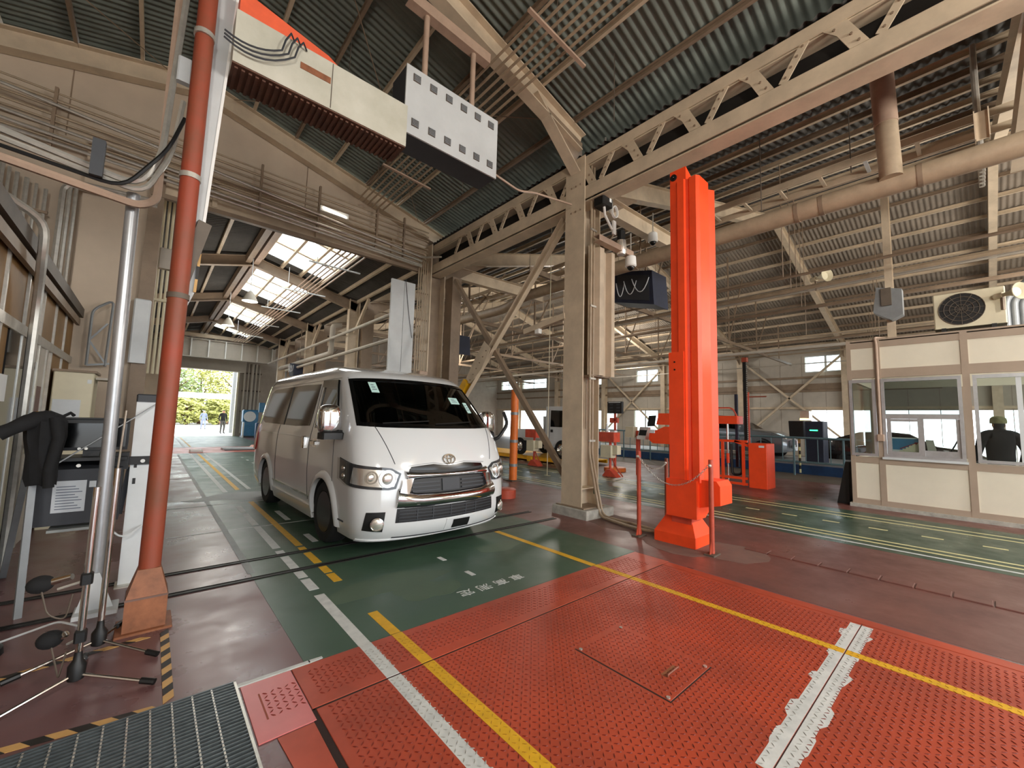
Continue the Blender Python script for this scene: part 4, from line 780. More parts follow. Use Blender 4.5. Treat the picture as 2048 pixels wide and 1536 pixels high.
# emblem: three ovals
c0 = Vector(VP(sx(.0, 1.03), 1.03, .012)); n0 = (Vector(VP(sx(.0, 1.03), 1.03, .06))-c0).normalized(); u0 = Vector((1, 0, 0)); v0 = n0.cross(u0)*-1; v0 = Vector((0, abs(v0.y), abs(v0.z))).normalized()
em = MB()
for a, b, oz in ((.082, .056, 0), (.027, .05, 0), (.058, .021, .026)): em.tube([c0+u0*a*math.cos(t)+v0*(b*math.sin(t)+oz) for t in [2*PI*i/28 for i in range(28)]], .007, 6, close=True)
vpart(van, 'emblem', em, M_['chrome'], lab='chrome emblem of three linked ovals')
N('bonnet_edge', [(-.50, .97), (-.2, .995), (0, .972), (.2, .995), (.50, .97)], [(-.50, .978), (-.2, 1.003), (0, .98), (.2, 1.003), (.50, .978)], -.004, .004, 'grey_metal', 24, 1)
for sd in (-1, 1):
    vpart(van, 'bonnet_seam', MB().tube([VP(sx(sd*(.66+.13*i/10), 1.0+.4*i/10), 1.0+.4*i/10, .0005) for i in range(11)], .004, 5), M_['charcoal'])
pl = N('plate_recess', [(.05, .25), (.27, .25)], [(.05, .345), (.27, .345)], .002, .012, 'black', 6, 2, 'empty black number plate recess')
N('plate_surround', [(-.04, .235), (.34, .24)], [(-.04, .365), (.34, .365)], -.002, .006, 'van_white', 8, 2)
N('bumper_slit', [(-.62, .225), (0, .205), (.85, .25)], [(-.62, .237), (0, .217), (.85, .262)], .001, .005, 'charcoal', 24, 1)
N('bumper_lip', [(-.9, .2), (0, .2), (.9, .2)], [(-.9, .222), (0, .205), (.9, .235)], -.004, .012, 'van_white', 24, 1)
for sd in (-1, 1): vpart(van, 'corner_strip', patch(S([(.55, .36), (.74, .36)], sd), S([(.55, .375), (.74, .375)], sd), 0, .008, 4, 1), M_['charcoal'])
# underbody and cabin
vpart(van, 'underbody', MB().box(-.85, .85, .25, 5.0, .22, .34), M_['black'], False)
vpart(van, 'dashboard', MB().prism([(.62, .9), (1.05, .9), (1.0, 1.34), (.62, 1.38)], 'x', -.86, .86), M_['cabin'], False)
for x in (-.45, .45):
    se = vpart(van, 'seat', MB().bbox(x-.26, x+.26, 1.5, 2.0, .8, 1.05, .05).prism([(1.9, 1.0), (2.08, 1.0), (2.2, 1.62), (2.08, 1.64)], 'x', x-.25, x+.25), M_['seat_cloth'])
    vpart(se, 'headrest', MB().bbox(x-.13, x+.13, 2.12, 2.22, 1.66, 1.84, .03), M_['seat_cloth'])
c = Vector((-.45, 1.2, 1.32)); u = Vector((1, 0, 0)); v = Vector((0, .5, .86))
vpart(van, 'steering_wheel', MB().tube([c+(u*math.cos(a)+v*math.sin(a))*.18 for a in [2*PI*i/24 for i in range(24)]], .015, 8, close=True).bar(c-u*.17, c+u*.17, .03, .03), M_['black'])
for sd in (-1, 1): vpart(van, 'assist_grip', MB().tube(bend([(sd*.80, 1.05, 1.5), (sd*.76, 1.06, 1.5), (sd*.74, 1.16, 1.72), (sd*.78, 1.17, 1.72)], .05), .014, 6), M_['charcoal'])
vpart(van, 'dash_paper', MB().box(-.05, .25, .80, .98, 1.375, 1.38), M_['paper'], False)
vpart(van, 'front_undermirror', MB().tube(bend([(.97, .62, 1.25), (1.06, .45, 1.22), (1.24, .42, 1.45), (1.22, .5, 1.62)], .12), .025, 8), M_['black'], lab='black curved arm of the near-side mirror')
# ================================================================ CHECKER PLATES
def tread(x0, x1, y0, y1, z, paint=(), pitch=.0335, skip=None):
    """raised lozenges, alternating +-45 degrees; returns MB and per-face colour index"""
    mb = MB(); idx = []; nx = int((x1-x0)/pitch); ny = int((y1-y0)/pitch); L, Wd, Hh = .0158, .0042, .0036
    px, py = (x1-x0)/nx, (y1-y0)/ny
    for i in range(nx):
        for j in range(ny):
            cx, cy = x0+(i+.5)*px, y0+(j+.5)*py; s = .7071 if (i+j) % 2 else -.7071
            if skip and skip[0] < cx < skip[1] and skip[2] < cy < skip[3]: continue
            a = (.7071*L, s*L); b = (-s*Wd, .7071*Wd); k = len(mb.v)
            mb.v += [(cx-a[0], cy-a[1], z), (cx+b[0], cy+b[1], z), (cx+a[0], cy+a[1], z), (cx-b[0], cy-b[1], z), (cx-a[0]*.55, cy-a[1]*.55, z+Hh), (cx+a[0]*.55, cy+a[1]*.55, z+Hh)]
            mb.f += [(k, k+3, k+5, k+4), (k+3, k+2, k+5), (k+2, k+1, k+4, k+5), (k+1, k, k+4)]
            c = 0
            for q, (ax, bx, ay, by) in paint:
                if ax < cx < bx and ay < cy < by: c = q
            idx += [c]*4
    return mb, idx
mat('plate_bump', '74200f', .5, 0, .12, 6); mat('white_bump', '9a9993', .6, 0, .15, 9); mat('yellow_bump', 'a3741a', .55, 0, .12, 9)  # bump colours darkened to paint in shadow and dirt lines of the tread
PM = [M_['plate_bump'], M_['white_bump'], M_['yellow_bump']]
LN = [(1, (1.135, 1.225, -3, 2.75)), (2, (1.36, 1.445, -3, 2.75)), (1, (2.13, 4.24, .605, .735)), (2, (3.6, 3.69, -3, 2.75))]
def plate(name, label, x0, x1, y0, y1, zones, lines, m='plate_orange', th=.006, extra=None):
    t = thing(name, label, 'floor plate', ((x0+x1)/2, (y0+y1)/2, 0)); part(t, 'plate', MB().bbox(x0, x1, y0, y1, .0015, th, .002), M_[m])
    for z in zones:
        mb, idx = tread(*z, th-.0002, LN, skip=(2.21, 2.75, 1.16, 1.85)); o = part(t, 'tread', mb, PM, stuff=True)
        for p, c in zip(o.data.polygons, idx): p.material_index = c
    for mm, a, b, c, d in lines: part(t, 'yellow_line' if 'yellow' in mm else 'white_line', MB().box(a, b, c, d, th-.002, th+(.0014 if 'yellow' in mm else .0008)), M_[mm])
    return t
p1 = plate('floor_plate', 'long narrow orange checker plate across the lane in front of the van', .74, 4.40, 2.325, 2.745, [(.80, 4.15, 2.40, 2.68)], [('line_white', 1.14, 1.22, 2.325, 2.745), ('line_yellow', 1.365, 1.44, 2.325, 2.745), ('line_yellow', 3.61, 3.685, 2.325, 2.745)])
pk = plate('floor_plate', 'pink end plate with a small tread field beside the grating', .485, .735, 2.23, 2.745, [(.56, .735, 2.38, 2.62)], [], 'plate_pink')
part(pk, 'tread_edge', MB().box(.548, .556, 2.38, 2.62, .0055, .0068), M_['rust_red'])
RX = random.Random(5)
p2 = plate('floor_plate', 'large orange checker plate with a square hatch in its middle', .755, 4.25, .6715, 2.31, [(.80, 4.2, .70, 2.30)], [('line_white', 1.14, 1.22, .675, 2.31), ('line_yellow', 1.365, 1.44, .675, 2.31), ('line_yellow', 3.61, 3.685, .675, 2.31), ('line_white', 2.15, 4.22, .674, .735)])
p3 = plate('floor_plate', 'large orange checker plate nearest the camera, white band on its far edge', .755, 4.25, -2.2, .6685, [(.80, 4.2, -2.15, .655)], [('line_white', 1.14, 1.22, -2.2, .665), ('line_yellow', 1.365, 1.44, -2.2, .665), ('line_yellow', 3.61, 3.685, -2.2, .665), ('line_white', 2.15, 4.22, .60, .666)])
for x in (2.6, 3.1, 3.5, 3.9, 2.3):       # ragged edges of the hand-painted band
    for sd, t, y in ((1, p2, .735), (-1, p3, .605)):
        w = RX.uniform(.12, .3); part(t, 'paint_smear', MB().prism([(x, y-.01*sd), (x+w, y-.01*sd), (x+w*.8, y+sd*RX.uniform(.01, .035)), (x+w*.3, y+sd*RX.uniform(.01, .03))], 'z', .0045, .0066), M_['line_white'])
solo('plate_frame', 'plain orange steel strip along the right of the checker plates', 'floor plate', MB().bbox(4.262, 4.38, -2.2, 2.315, .001, .005, .002), M_['plate_orange'])
solo('plate_frame', 'plain orange steel strip along the left of the checker plates', 'floor plate', MB().prism([(.56, 2.22), (.72, 2.22), (.72, -2.2), (.62, -2.2), (.62, 1.9), (.58, 1.95)], 'z', .001, .005), M_['plate_orange'])
struct('plate_gap', MB().box(.722, .753, -2.2, 2.32, .001, .004), M_['plate_seam'], floor)
struct('plate_gap', MB().box(.74, 4.26, 2.311, 2.324, .001, .004), M_['plate_seam'], floor)
struct('plate_gap', MB().box(.755, 4.25, .668, .672, .001, .0055), M_['plate_seam'], floor)
hp = thing('hatch_cover', 'square checker hatch with a lifting handle and corner bolts', 'hatch', (2.485, 1.505, 0))
part(hp, 'cover', MB().bbox(2.238, 2.732, 1.178, 1.832, .006, .0075, .001), M_['plate_orange'])
mb, idx = tread(2.25, 2.72, 1.19, 1.82, .0073); part(hp, 'tread', mb, M_['plate_bump'], stuff=True)
part(hp, 'rim_gap', MB().box(2.226, 2.238, 1.17, 1.84, .006, .0066).box(2.238, 2.74, 1.17, 1.178, .006, .0066), M_['plate_seam'])
for x, y in ((2.255, 1.2), (2.715, 1.2), (2.255, 1.81), (2.715, 1.81)): part(hp, 'bolt', MB().cyl((x, y, .006), (x, y, .013), .012, 8), M_['galv'])
hd = part(hp, 'handle', MB().tube(bend([(2.43, 1.295, .007), (2.43, 1.295, .02), (2.56, 1.295, .02), (2.56, 1.295, .007)], .01, 3), .006, 6), M_['rust_red'], True); part(hd, 'handle_recess', MB().box(2.42, 2.57, 1.3, 1.335, .007, .0085), M_['rust_brown'])
solo('edge_strip', 'chipped white steel strip between the dark red floor and the pink plate', 'strip', MB().bbox(.47, .85, 2.752, 2.785, .001, .006, .002).prism([(.84, 2.752), (.92, 2.76), (.92, 2.78), (.84, 2.785)], 'z', .001, .006), M_['line_white'])
# ---------------------------------------------------------------- grating
gt = thing('floor_grating', 'galvanised steel floor grating in the lower left corner', 'grating', (.1, 2.3, 0))
part(gt, 'pit', MB().box(-1.15, .468, .3, 2.80, .0005, .0012), M_['black']); part(gt, 'edge_angle', MB().box(.458, .470, .3, 2.79, .001, .026), M_['galv']); part(gt, 'edge_angle', MB().box(-1.15, .47, 2.782, 2.79, .001, .026), M_['grate'])
b0 = None
for k in range(92):
    y = 2.765-.0268*k
    if b0 is None: b0 = part(gt, 'bearing_bar', MB().box(-1.14, .458, y-.0035, y+.0035, .002, .025), M_['grate'])
    else: c = b0.copy(); COL.objects.link(c); c.location = (0, -.0268*k, 0)
for k in range(18): part(gt, 'cross_rod', MB().bar((.36-.082*k, .3, .021), (.36-.082*k, 2.78, .021), .007, .007), M_['galv'])
# ================================================================ ORANGE HEIGHT POST
op = thing('orange_post', 'tall bright orange measuring post on a stepped foot beside the checker plates', 'post', (5.3, 2.55, 0))
part(op, 'mast', MB().prism([(5.11, 2.64), (5.11, 2.53), (5.085, 2.53), (5.085, 2.44), (5.12, 2.43), (5.135, 2.40), (5.11, 2.375), (5.11, 2.29), (5.16, 2.26), (5.42, 2.26), (5.42, 2.64)], 'z', .8, 4.78), M_['orange'])
part(op, 'mast_cap', MB().prism([(5.11, 4.78), (5.42, 4.78), (5.42, 4.80), (5.11, 4.96)], 'y', 2.42, 2.64), M_['orange'])
part(op, 'guide_plate', MB().box(5.075, 5.09, 2.46, 2.66, .78, 2.45), M_['orange']); part(op, 'guide_flange', MB().prism([(5.42, 2.28), (5.52, 2.22), (5.54, 2.3), (5.42, 2.36)], 'z', .8, 4.7), M_['orange'])
for z in (2.32, 2.22): part(op, 'screw', MB().cyl((5.075, 2.58, z), (5.07, 2.58, z), .012, 8), M_['black'])
ey = part(op, 'sensor_eye', MB().cyl((5.112, 2.585, 4.86), (5.09, 2.585, 4.86), .045, 14), M_['black'], True); part(ey, 'lens', MB().ball((5.088, 2.585, 4.86), .02), M_['black_gloss'], True)
part(op, 'lower_block', MB().prism([(5.06, .82), (5.45, .82), (5.45, .45), (5.3, .36), (5.06, .36)], 'y', 2.31, 2.70), M_['orange']); part(op, 'side_block', MB().prism([(2.31, .84), (2.10, .84), (2.06, .78), (2.06, .56), (2.31, .50)], 'x', 5.13, 5.48), M_['orange'])
part(op, 'neck', MB().box(5.16, 5.42, 2.42, 2.68, .22, .42), M_['orange_dark'])
ft = MB(); q = [(5.08, 2.34), (5.57, 2.34), (5.57, 2.88), (5.08, 2.88)]; q2 = [(5.2, 2.44), (5.46, 2.44), (5.46, 2.78), (5.2, 2.78)]
ft.add([(x, y, 0) for x, y in q]+[(x, y, .13) for x, y in q]+[(x, y, .33) for x, y in q2], [(3, 2, 1, 0), (8, 9, 10, 11)]+[(k, (k+1) % 4, 4+(k+1) % 4, 4+k) for k in range(4)]+[(4+k, 4+(k+1) % 4, 8+(k+1) % 4, 8+k) for k in range(4)])
part(op, 'foot', ft, M_['orange'])
# stanchions and chains
ST = [((5.07, 3.10), 1.13, 'red stanchion left of the orange post, chain hooked to its top'), ((6.1, 3.25), .98, 'dark red stanchion behind the orange post'), ((5.05, 2.13), 1.1, 'red stanchion right of the orange post on a small base plate')]
for (x, y), h, lab in ST:
    t = thing('stanchion', lab, 'stanchion', (x, y, 0)); part(t, 'pole', MB().cyl((x, y, .02), (x, y, h), .028, 14), M_['post_red' if x < 6 else 'rust_red'], True)
    part(t, 'base_plate', MB().bbox(x-.09, x+.09, y-.06, y+.06, 0, .018, .004), M_['dark_steel'])
    part(t, 'gusset', MB().prism([(x-.07, .018), (x-.028, .018), (x-.028, .16)], 'y', y-.005, y+.005).prism([(x+.07, .018), (x+.028, .018), (x+.028, .16)], 'y', y-.005, y+.005), M_['post_red'])
    part(t, 'hook', MB().ball((x-.03, y, h-.07), .022, n=8, m=6), M_['galv'], True)
def chain(p, q, d, label, n):
    pts = sag(p, q, d, n); t = thing('chain', label, 'chain', tuple(pts[0]))
    ref = MB().tube([(.5*math.cos(a)*1.25, .33*math.sin(a), 0) for a in [2*PI*i/10 for i in range(10)]], .085, 5, close=True); me = mesh('link', ref, M_['galv'], True)
    for i in range(n):
        a, b = pts[i], pts[i+1]; o = link('link', me, t); L = (b-a).length; R = (b-a).to_track_quat('X', 'Z').to_matrix().to_4x4() @ Matrix.Rotation(PI/2*(i % 2), 4, 'X')
        o.matrix_local = Matrix.Translation((a+b)/2-pts[0]) @ R @ Matrix.Scale(L*1.1, 4)
chain((5.04, 3.08, 1.06), (5.03, 2.15, 1.03), .30, 'galvanised chain sagging across the front of the orange post', 42)
chain((5.1, 3.12, 1.05), (6.08, 3.25, .9), .12, 'galvanised chain from the left red stanchion to the rear one', 34)
# ================================================================ LEFT FOREGROUND
rp = thing('red_pole', 'tall rusty red pole on a square steel foot beside the hazard tape', 'pole', (.08, 3.95, 0))
part(rp, 'tube', MB().tube([(.08, 3.95, .3), (.09, 3.98, 5.9)], .062, 20), M_['rust_red'], True)
sq = lambda h, z: [(.08-h, 3.95-h, z), (.08+h, 3.95-h, z), (.08+h, 3.95+h, z), (.08-h, 3.95+h, z)]
ft = MB().add(sq(.112, 0)+sq(.112, .22)+sq(.062, .40), [(3, 2, 1, 0), (8, 9, 10, 11)]+[(k, (k+1) % 4, 4+(k+1) % 4, 4+k) for k in range(4)]+[(4+k, 4+(k+1) % 4, 8+(k+1) % 4, 8+k) for k in range(4)])
part(rp, 'foot', ft, M_['rust_brown']); part(rp, 'weld_seam', MB().box(-.034, .194, 3.836, 4.064, .215, .228), M_['dusty']); part(rp, 'base_plate', MB().bbox(-.07, .23, 3.80, 4.10, 0, .014, .004), M_['rust_brown'])
for z in (2.35, 3.3, 4.5): part(rp, 'clamp_band', MB().cyl((.085, 3.965, z), (.085, 3.965, z+.04), .07, 18), M_['dark_steel' if z < 3 else 'galv'], True)
bd = thing('side_board', 'tall grey board fixed behind the red pole, striped tape on its lower edge', 'board', (.1, 4.08, 2.2))
part(bd, 'panel', MB().prism([(.08, 5.6), (.305, 5.6), (.285, 5.06), (.205, 3.0), (.07, 3.0)], 'y', 4.075, 4.09), M_['panel_grey']); part(bd, 'edge_trim', MB().bar((.305, 4.075, 5.6), (.2, 4.075, 2.98), .012, .02), M_['white_paint'])
part(bd, 'lower_panel', MB().prism([(.06, 2.98), (.2, 2.98), (.185, 2.45), (.1, 2.17), (.06, 2.17)], 'y', 4.075, 4.09), M_['panel_grey']); part(bd, 'arm', MB().bar((.205, 4.05, 3.02), (.085, 4.03, 2.45), .05, .09), M_['dark_steel'])
for k in range(5): part(bd, 'tape_band', MB().bar((.203-.0037*k, 4.07, 2.98-.106*k), (.203-.0037*(k+1), 4.07, 2.98-.106*(k+1)), .02, .018), M_['tape_tan' if k % 2 == 0 else 'tape_black'])
# aluminium pole with triangular foot
ap = thing('aluminium_pole', 'tall pale aluminium pole with a white triangular foot plate', 'pole', (-.21, 4.42, 0))
part(ap, 'tube', MB().cyl((-.21, 4.44, .03), (-.245, 4.44, 3.25), .042, 18), M_['alu'], True)
part(ap, 'foot_plate', MB().bbox(-.31, -.07, 4.3, 4.52, 0, .03, .005), M_['white_metal']); part(ap, 'foot_gusset', MB().prism([(-.30, .03), (-.1, .03), (-.19, .29), (-.235, .29)], 'y', 4.38, 4.392), M_['white_metal'])
# white slotted post with the console and monitor
wp = thing('console_post', 'white slotted flat post with a dark cap right behind the red pole', 'post', (-.03, 4.95, 0))
part(wp, 'profile', MB().box(-.1, .045, 4.93, 4.98, 0, 1.58), M_['white_metal']); part(wp, 'cap', MB().bbox(-.105, .05, 4.92, 4.99, 1.58, 1.65, .01), M_['charcoal'])
for z in (1.0, .86): part(wp, 'slot', MB().box(-.075, -.055, 4.925, 4.931, z, z+.05), M_['black'])
part(wp, 'foot', MB().bbox(-.12, .06, 4.86, 5.05, 0, .012, .003), M_['galv'])
cs = thing('measuring_console', 'dark grey sloping console with paper notices mounted on the white post', 'console', (-.35, 4.95, .5))
part(cs, 'cabinet', MB().prism([(4.85, .58), (4.80, 1.02), (5.2, 1.08), (5.2, .58)], 'x', -.62, -.14), M_['charcoal']); part(cs, 'top_shelf', MB().box(-.56, -.12, 4.78, 5.2, 1.085, 1.11), M_['black'])
part(cs, 'lower_tray', MB().box(-.54, -.25, 4.85, 5.15, .525, .545), M_['patch_grey'])
def on_front(x0, x1, z0, z1, d): f = lambda z: 4.85-(z-.58)*.05/.44-d; return MB().add([(x0, f(z0), z0), (x1, f(z0), z0), (x1, f(z1), z1), (x0, f(z1), z1), (x0, f(z0)+.004, z0), (x1, f(z0)+.004, z0), (x1, f(z1)+.004, z1), (x0, f(z1)+.004, z1)], [(0, 1, 2, 3), (7, 6, 5, 4), (0, 4, 5, 1), (1, 5, 6, 2), (2, 6, 7, 3), (3, 7, 4, 0)])
pp = part(cs, 'notice_sheet', on_front(-.53, -.345, .68, .93, .004), M_['paper_grey'], label='printed notice sheet')
for k in range(9): part(pp, 'print_line', on_front(-.51, -.365-.02*(k % 3), .705+.022*k, .711+.022*k, .0055), M_['ink'])
part(cs, 'small_label', on_front(-.33, -.29, .87, .92, .004), M_['paper_grey']); part(cs, 'red_switch', on_front(-.2, -.165, .88, .91, .008), M_['lens_red']); part(cs, 'toggle_switch', MB().cyl((-.4, 4.77, 1.05), (-.4, 4.79, 1.05), .014, 8), M_['galv'])
part(cs, 'mount_arm', MB().box(-.2, .05, 4.90, 4.93, 1.03, 1.1), M_['black']); part(cs, 'mount_block', MB().box(-.26, -.11, 4.84, 4.98, 1.0, 1.14), M_['black']); part(cs, 'arm_badge', MB().lathe([(.016, 0), (.016, .004)], (-.02, 4.896, 1.06), 12, 'y'), M_['paper'])
part(cs, 'cable', MB().tube(bend([(-.2, 4.83, .9), (-.24, 4.8, .6), (-.1, 4.8, .42), (.02, 4.9, .5)], .15, 6), .008, 6), M_['white_metal'], True)
part(cs, 'red_stay', MB().bar((-.14, 5.0, .6), (-.1, 5.0, 1.0), .03, .04), M_['charcoal'])
mo = thing('monitor', 'black monitor standing on the dark console', 'monitor', (-.35, 4.98, 1.11))
part(mo, 'screen_housing', MB().prism([(4.93, 1.16), (4.93, 1.42), (5.1, 1.40), (5.1, 1.2)], 'x', -.56, -.13), M_['black']); part(mo, 'screen', MB().box(-.545, -.145, 4.924, 4.93, 1.185, 1.385), M_['black_gloss']); part(mo, 'stand', MB().box(-.4, -.3, 4.95, 5.1, 1.11, 1.17), M_['black'])
part(mo, 'brow', MB().box(-.57, -.12, 4.9, 5.1, 1.42, 1.43), M_['black'])
for x in (-.42, -.38): part(mo, 'knob', MB().cyl((x, 4.925, 1.175), (x, 4.91, 1.175), .011, 8), M_['galv'])
# jacket over an easel stand
es = thing('easel_stand', 'pale grey three-legged easel stand draped with the black jacket', 'stand', (-.72, 5.3, 0))
tp = Vector((-.625, 4.66, 1.44))
for x, y in ((-.865, 5.75), (-.79, 6.1), (-.60, 4.60)): part(es, 'leg', MB().bar(tp, (x, y, 0), .04, .025), M_['grey_metal'])
part(es, 'yellow_cap', MB().bbox(-.65, -.60, 4.63, 4.69, 1.44, 1.475, .01), M_['yellow'])
jk = thing('jacket', 'black jacket draped over the easel stand, sleeve sticking out left', 'jacket', (-.6, 4.6, .94))
def loft_ring(rings): mb = MB(); n = len(rings[0]); mb.v = [p for r in rings for p in r]; mb.f = [tuple(range(n-1, -1, -1)), tuple((len(rings)-1)*n+k for k in range(n))]+[(i*n+k, i*n+(k+1) % n, (i+1)*n+(k+1) % n, (i+1)*n+k) for i in range(len(rings)-1) for k in range(n)]; return mb
rj = random.Random(2); rings = []
for z, cx, w, d in ((1.47, -.61, .04, .05), (1.45, -.585, .085, .07), (1.39, -.575, .105, .085), (1.28, -.575, .10, .09), (1.14, -.575, .085, .085), (1.0, -.575, .08, .07), (.94, -.57, .07, .06)):
    rings.append([(cx+w*math.cos(2*PI*k/18)*(1+.16*math.sin(3*k+z*9)), 4.62+d*math.sin(2*PI*k/18)*(1+.2*math.sin(2.3*k+z*7)), z+rj.uniform(-.015, .015)) for k in range(18)])
part(jk, 'body', loft_ring(rings), M_['cloth_black'], 60)
part(jk, 'sleeve', MB().tube([(-.6, 4.58, 1.43), (-.66, 4.55, 1.40), (-.73, 4.53, 1.35), (-.79, 4.52, 1.31)], [.05, .055, .045, .05], 12), M_['cloth_black'], True); part(jk, 'sleeve', MB().tube([(-.53, 4.56, 1.43), (-.50, 4.53, 1.28), (-.53, 4.53, 1.05), (-.52, 4.53, .92)], [.035, .032, .03, .03], 12), M_['cloth_black'], True)
part(jk, 'collar_strap', MB().tube([(-.5, 4.6, 1.44), (-.46, 4.6, 1.47), (-.44, 4.58, 1.45)], .012, 6), M_['cloth_black'], True)
solo('stay_wire', 'thin grey wire slanting from the top of the white post to the easel', 'wire', MB().tube([(.03, 4.92, 1.56), (-.62, 4.7, .98)], .006, 5), M_['grey_metal'])
# chrome microphone stands
def mic_stand(x, y, h, rot, label, thin=None):
    t = thing('tripod_stand', label, 'stand', (x, y, 0))
    part(t, 'tube', MB().cyl((x, y, .05), (x, y, h), .016, 12), M_['chrome'], True)
    if thin: part(t, 'inner_rod', MB().cyl((x, y, h), (x+.01, y, thin), .006, 8), M_['chrome'], True)
    part(t, 'hub', MB().lathe([(.018, .05), (.035, .06), (.038, .13), (.02, .16), (.016, .2)], (x, y, 0), 12), M_['black'], True)
    for k in range(3):
        a = rot+2*PI*k/3; e = (x+.36*math.cos(a), y+.36*math.sin(a), .018); l = part(t, 'leg', MB().cyl((x+.03*math.cos(a), y+.03*math.sin(a), .08), e, .0085, 8), M_['chrome'], True)
        part(l, 'rubber_foot', MB().tube([(x+.31*math.cos(a), y+.31*math.sin(a), .027), (e[0]+.02*math.cos(a), e[1]+.02*math.sin(a), .016)], .016, 8), M_['black'], True)
    return t
s1 = mic_stand(-.19, 3.27, 1.07, -.55, 'chrome tripod stand nearest the grating'); s2 = mic_stand(-.13, 3.66, 1.13, -.75, 'chrome tripod stand behind the first, with a thin upper rod', 1.5)
for z, st, lab, dx in ((.56, s1, 'upper black foam microphone on a boom of the front tripod', 0), (.26, s1, 'lower black foam microphone on a boom of the front tripod', .06)):
    t = thing('microphone', lab, 'microphone', (-.33+dx, 3.34, z))
    part(t, 'windshield', MB().ball((-.37+dx, 3.36, z), .055, .05, .045, 14, 10), M_['cloth_black'], True); part(t, 'body', MB().tube([(-.335+dx, 3.35, z+.005), (-.25, 3.31, z+.03)], [.019, .016], 12), M_['chrome'], True)
    part(t, 'boom', MB().tube([(-.3+dx, 3.31, z-.025), (-.19, 3.27, z+.01)], .007, 6), M_['galv'], True); part(t, 'clamp', MB().bbox(-.215, -.165, 3.245, 3.295, z-.01, z+.05, .008), M_['black'])
    part(t, 'cable', MB().tube(bend([(-.36+dx, 3.33, z-.03), (-.33+dx, 3.33, z-.16), (-.26, 3.32, z-.2), (-.24, 3.3, z-.06)], .08), .004, 5), M_['dark_steel'], True)
tl = thing('warning_lamp', 'yellow and black floor unit cut off by the left edge of the view', 'lamp', (-.69, 4.02, 0))
part(tl, 'body', MB().lathe([(.075, .05), (.07, .14), (.05, .22), (.02, .25)], (-.67, 4.02, 0), 18), M_['yellow'], True); part(tl, 'rubber_base', MB().lathe([(.11, 0), (.105, .04), (.08, .06)], (-.67, 4.02, 0), 18), M_['black'], True)
solo('floor_cable', 'shiny cable lying across the floor from the yellow unit', 'cable', MB().tube(bend([(-1.2, 4.1, .1), (-.62, 3.75, .20), (-.56, 3.72, .17), (-.3, 3.5, .3), (-.2, 3.3, .32)], .05), .006, 6), M_['white_metal'], smooth=True)
# cabinet by the gable pier
cab = thing('steel_cabinet', 'beige steel cabinet with a taped silver sheet by the office door', 'cabinet', (-.83, 7.9, 0))
part(cab, 'case', MB().bbox(-.97, -.60, 7.75, 8.3, 0, 1.98, .01), M_['ivory']); part(cab, 'lid', MB().box(-.98, -.58, 7.73, 8.32, 1.98, 2.01), M_['brown_steel']); part(cab, 'side_shelf', MB().box(-.59, -.42, 7.8, 8.2, 1.9, 1.93).box(-.59, -.42, 7.8, 8.2, 1.35, 1.37).box(-.45, -.42, 7.8, 8.2, 0, 1.93), M_['wall_panel'])
part(cab, 'silver_sheet', MB().box(-.95, -.70, 7.742, 7.748, 1.15, 1.62), M_['white_metal'], label='silver sheet taped to the front'); part(cab, 'white_tag', MB().box(-.66, -.62, 7.742, 7.748, 1.84, 1.89), M_['paper'])
solo('blackboard_frame', 'grey tube frame leaning on the pier above the cabinet', 'frame', MB().tube(bend([(-.83, 9.3, 2.2), (-.83, 9.3, 3.1), (-.6, 9.3, 3.3), (-.62, 9.3, 2.2)], .1), .02, 6).bar((-.83, 9.3, 2.2), (-.55, 9.3, 2.25), .03, .03).bar((-.83, 9.3, 2.6), (-.62, 9.3, 2.25), .025, .025).bar((-.83, 9.3, 2.6), (-.64, 9.3, 2.9), .025, .025), M_['grey_metal'])
# office on the left
of = thing('office', 'brown panelled office with an aluminium door along the left edge', 'office', (-1.02, 7, 0))
part(of, 'wall', MB().box(-1.25, -1.02, 3.0, 9.25, 0, .9), M_['wall_grey'])
for k in range(8):
    y0 = 3.0+.78*k; part(of, 'wall_panel', MB().box(-1.2, -1.01, y0+.02, y0+.76, 2.3, 2.93), M_['brown_panel'])
    part(of, 'mullion', MB().box(-1.05, -.99, y0-.02, y0+.02, 0, 2.93), M_['galv'])
    if not 5.6 < y0 < 7.3: part(of, 'wall_panel', MB().box(-1.2, -1.01, y0+.02, y0+.76, .9, 2.2), M_['brown_panel'] if k != 5 else M_['wall_grey'])
part(of, 'lintel', MB().box(-1.06, -.985, 3, 9.25, 2.2, 2.3), M_['galv']); part(of, 'eave', MB().box(-1.3, -.92, 2.8, 9.3, 2.94, 3.08), M_['dark_steel']); part(of, 'eave_trim', MB().box(-.98, -.94, 2.8, 9.2, 2.8, 2.9), M_['brown_steel'])
dr = part(of, 'door', MB().box(-1.04, -1.0, 6.5, 7.35, 0, 2.2), M_['wall_panel']); part(dr, 'door_pane', MB().box(-1.0, -.995, 6.62, 6.9, 1.0, 2.0), M_['black_gloss']); part(dr, 'door_frame', MB().box(-1.0, -.985, 6.45, 6.52, 0, 2.2).box(-1.0, -.985, 6.9, 6.96, 0, 2.2).box(-1.0, -.985, 7.33, 7.4, 0, 2.2), M_['galv']); part(dr, 'poster', MB().box(-1.0, -.994, 7.02, 7.28, 1.0, 1.75), M_['dusty']); part(dr, 'door_leaf', MB().box(-1.03, -.998, 5.65, 6.45, 0, 2.2), M_['tint'])
part(of, 'notice', MB().box(-1.0, -.97, 5.3, 5.62, 1.55, 1.78), M_['paper'], label='white notice sign on the office wall')
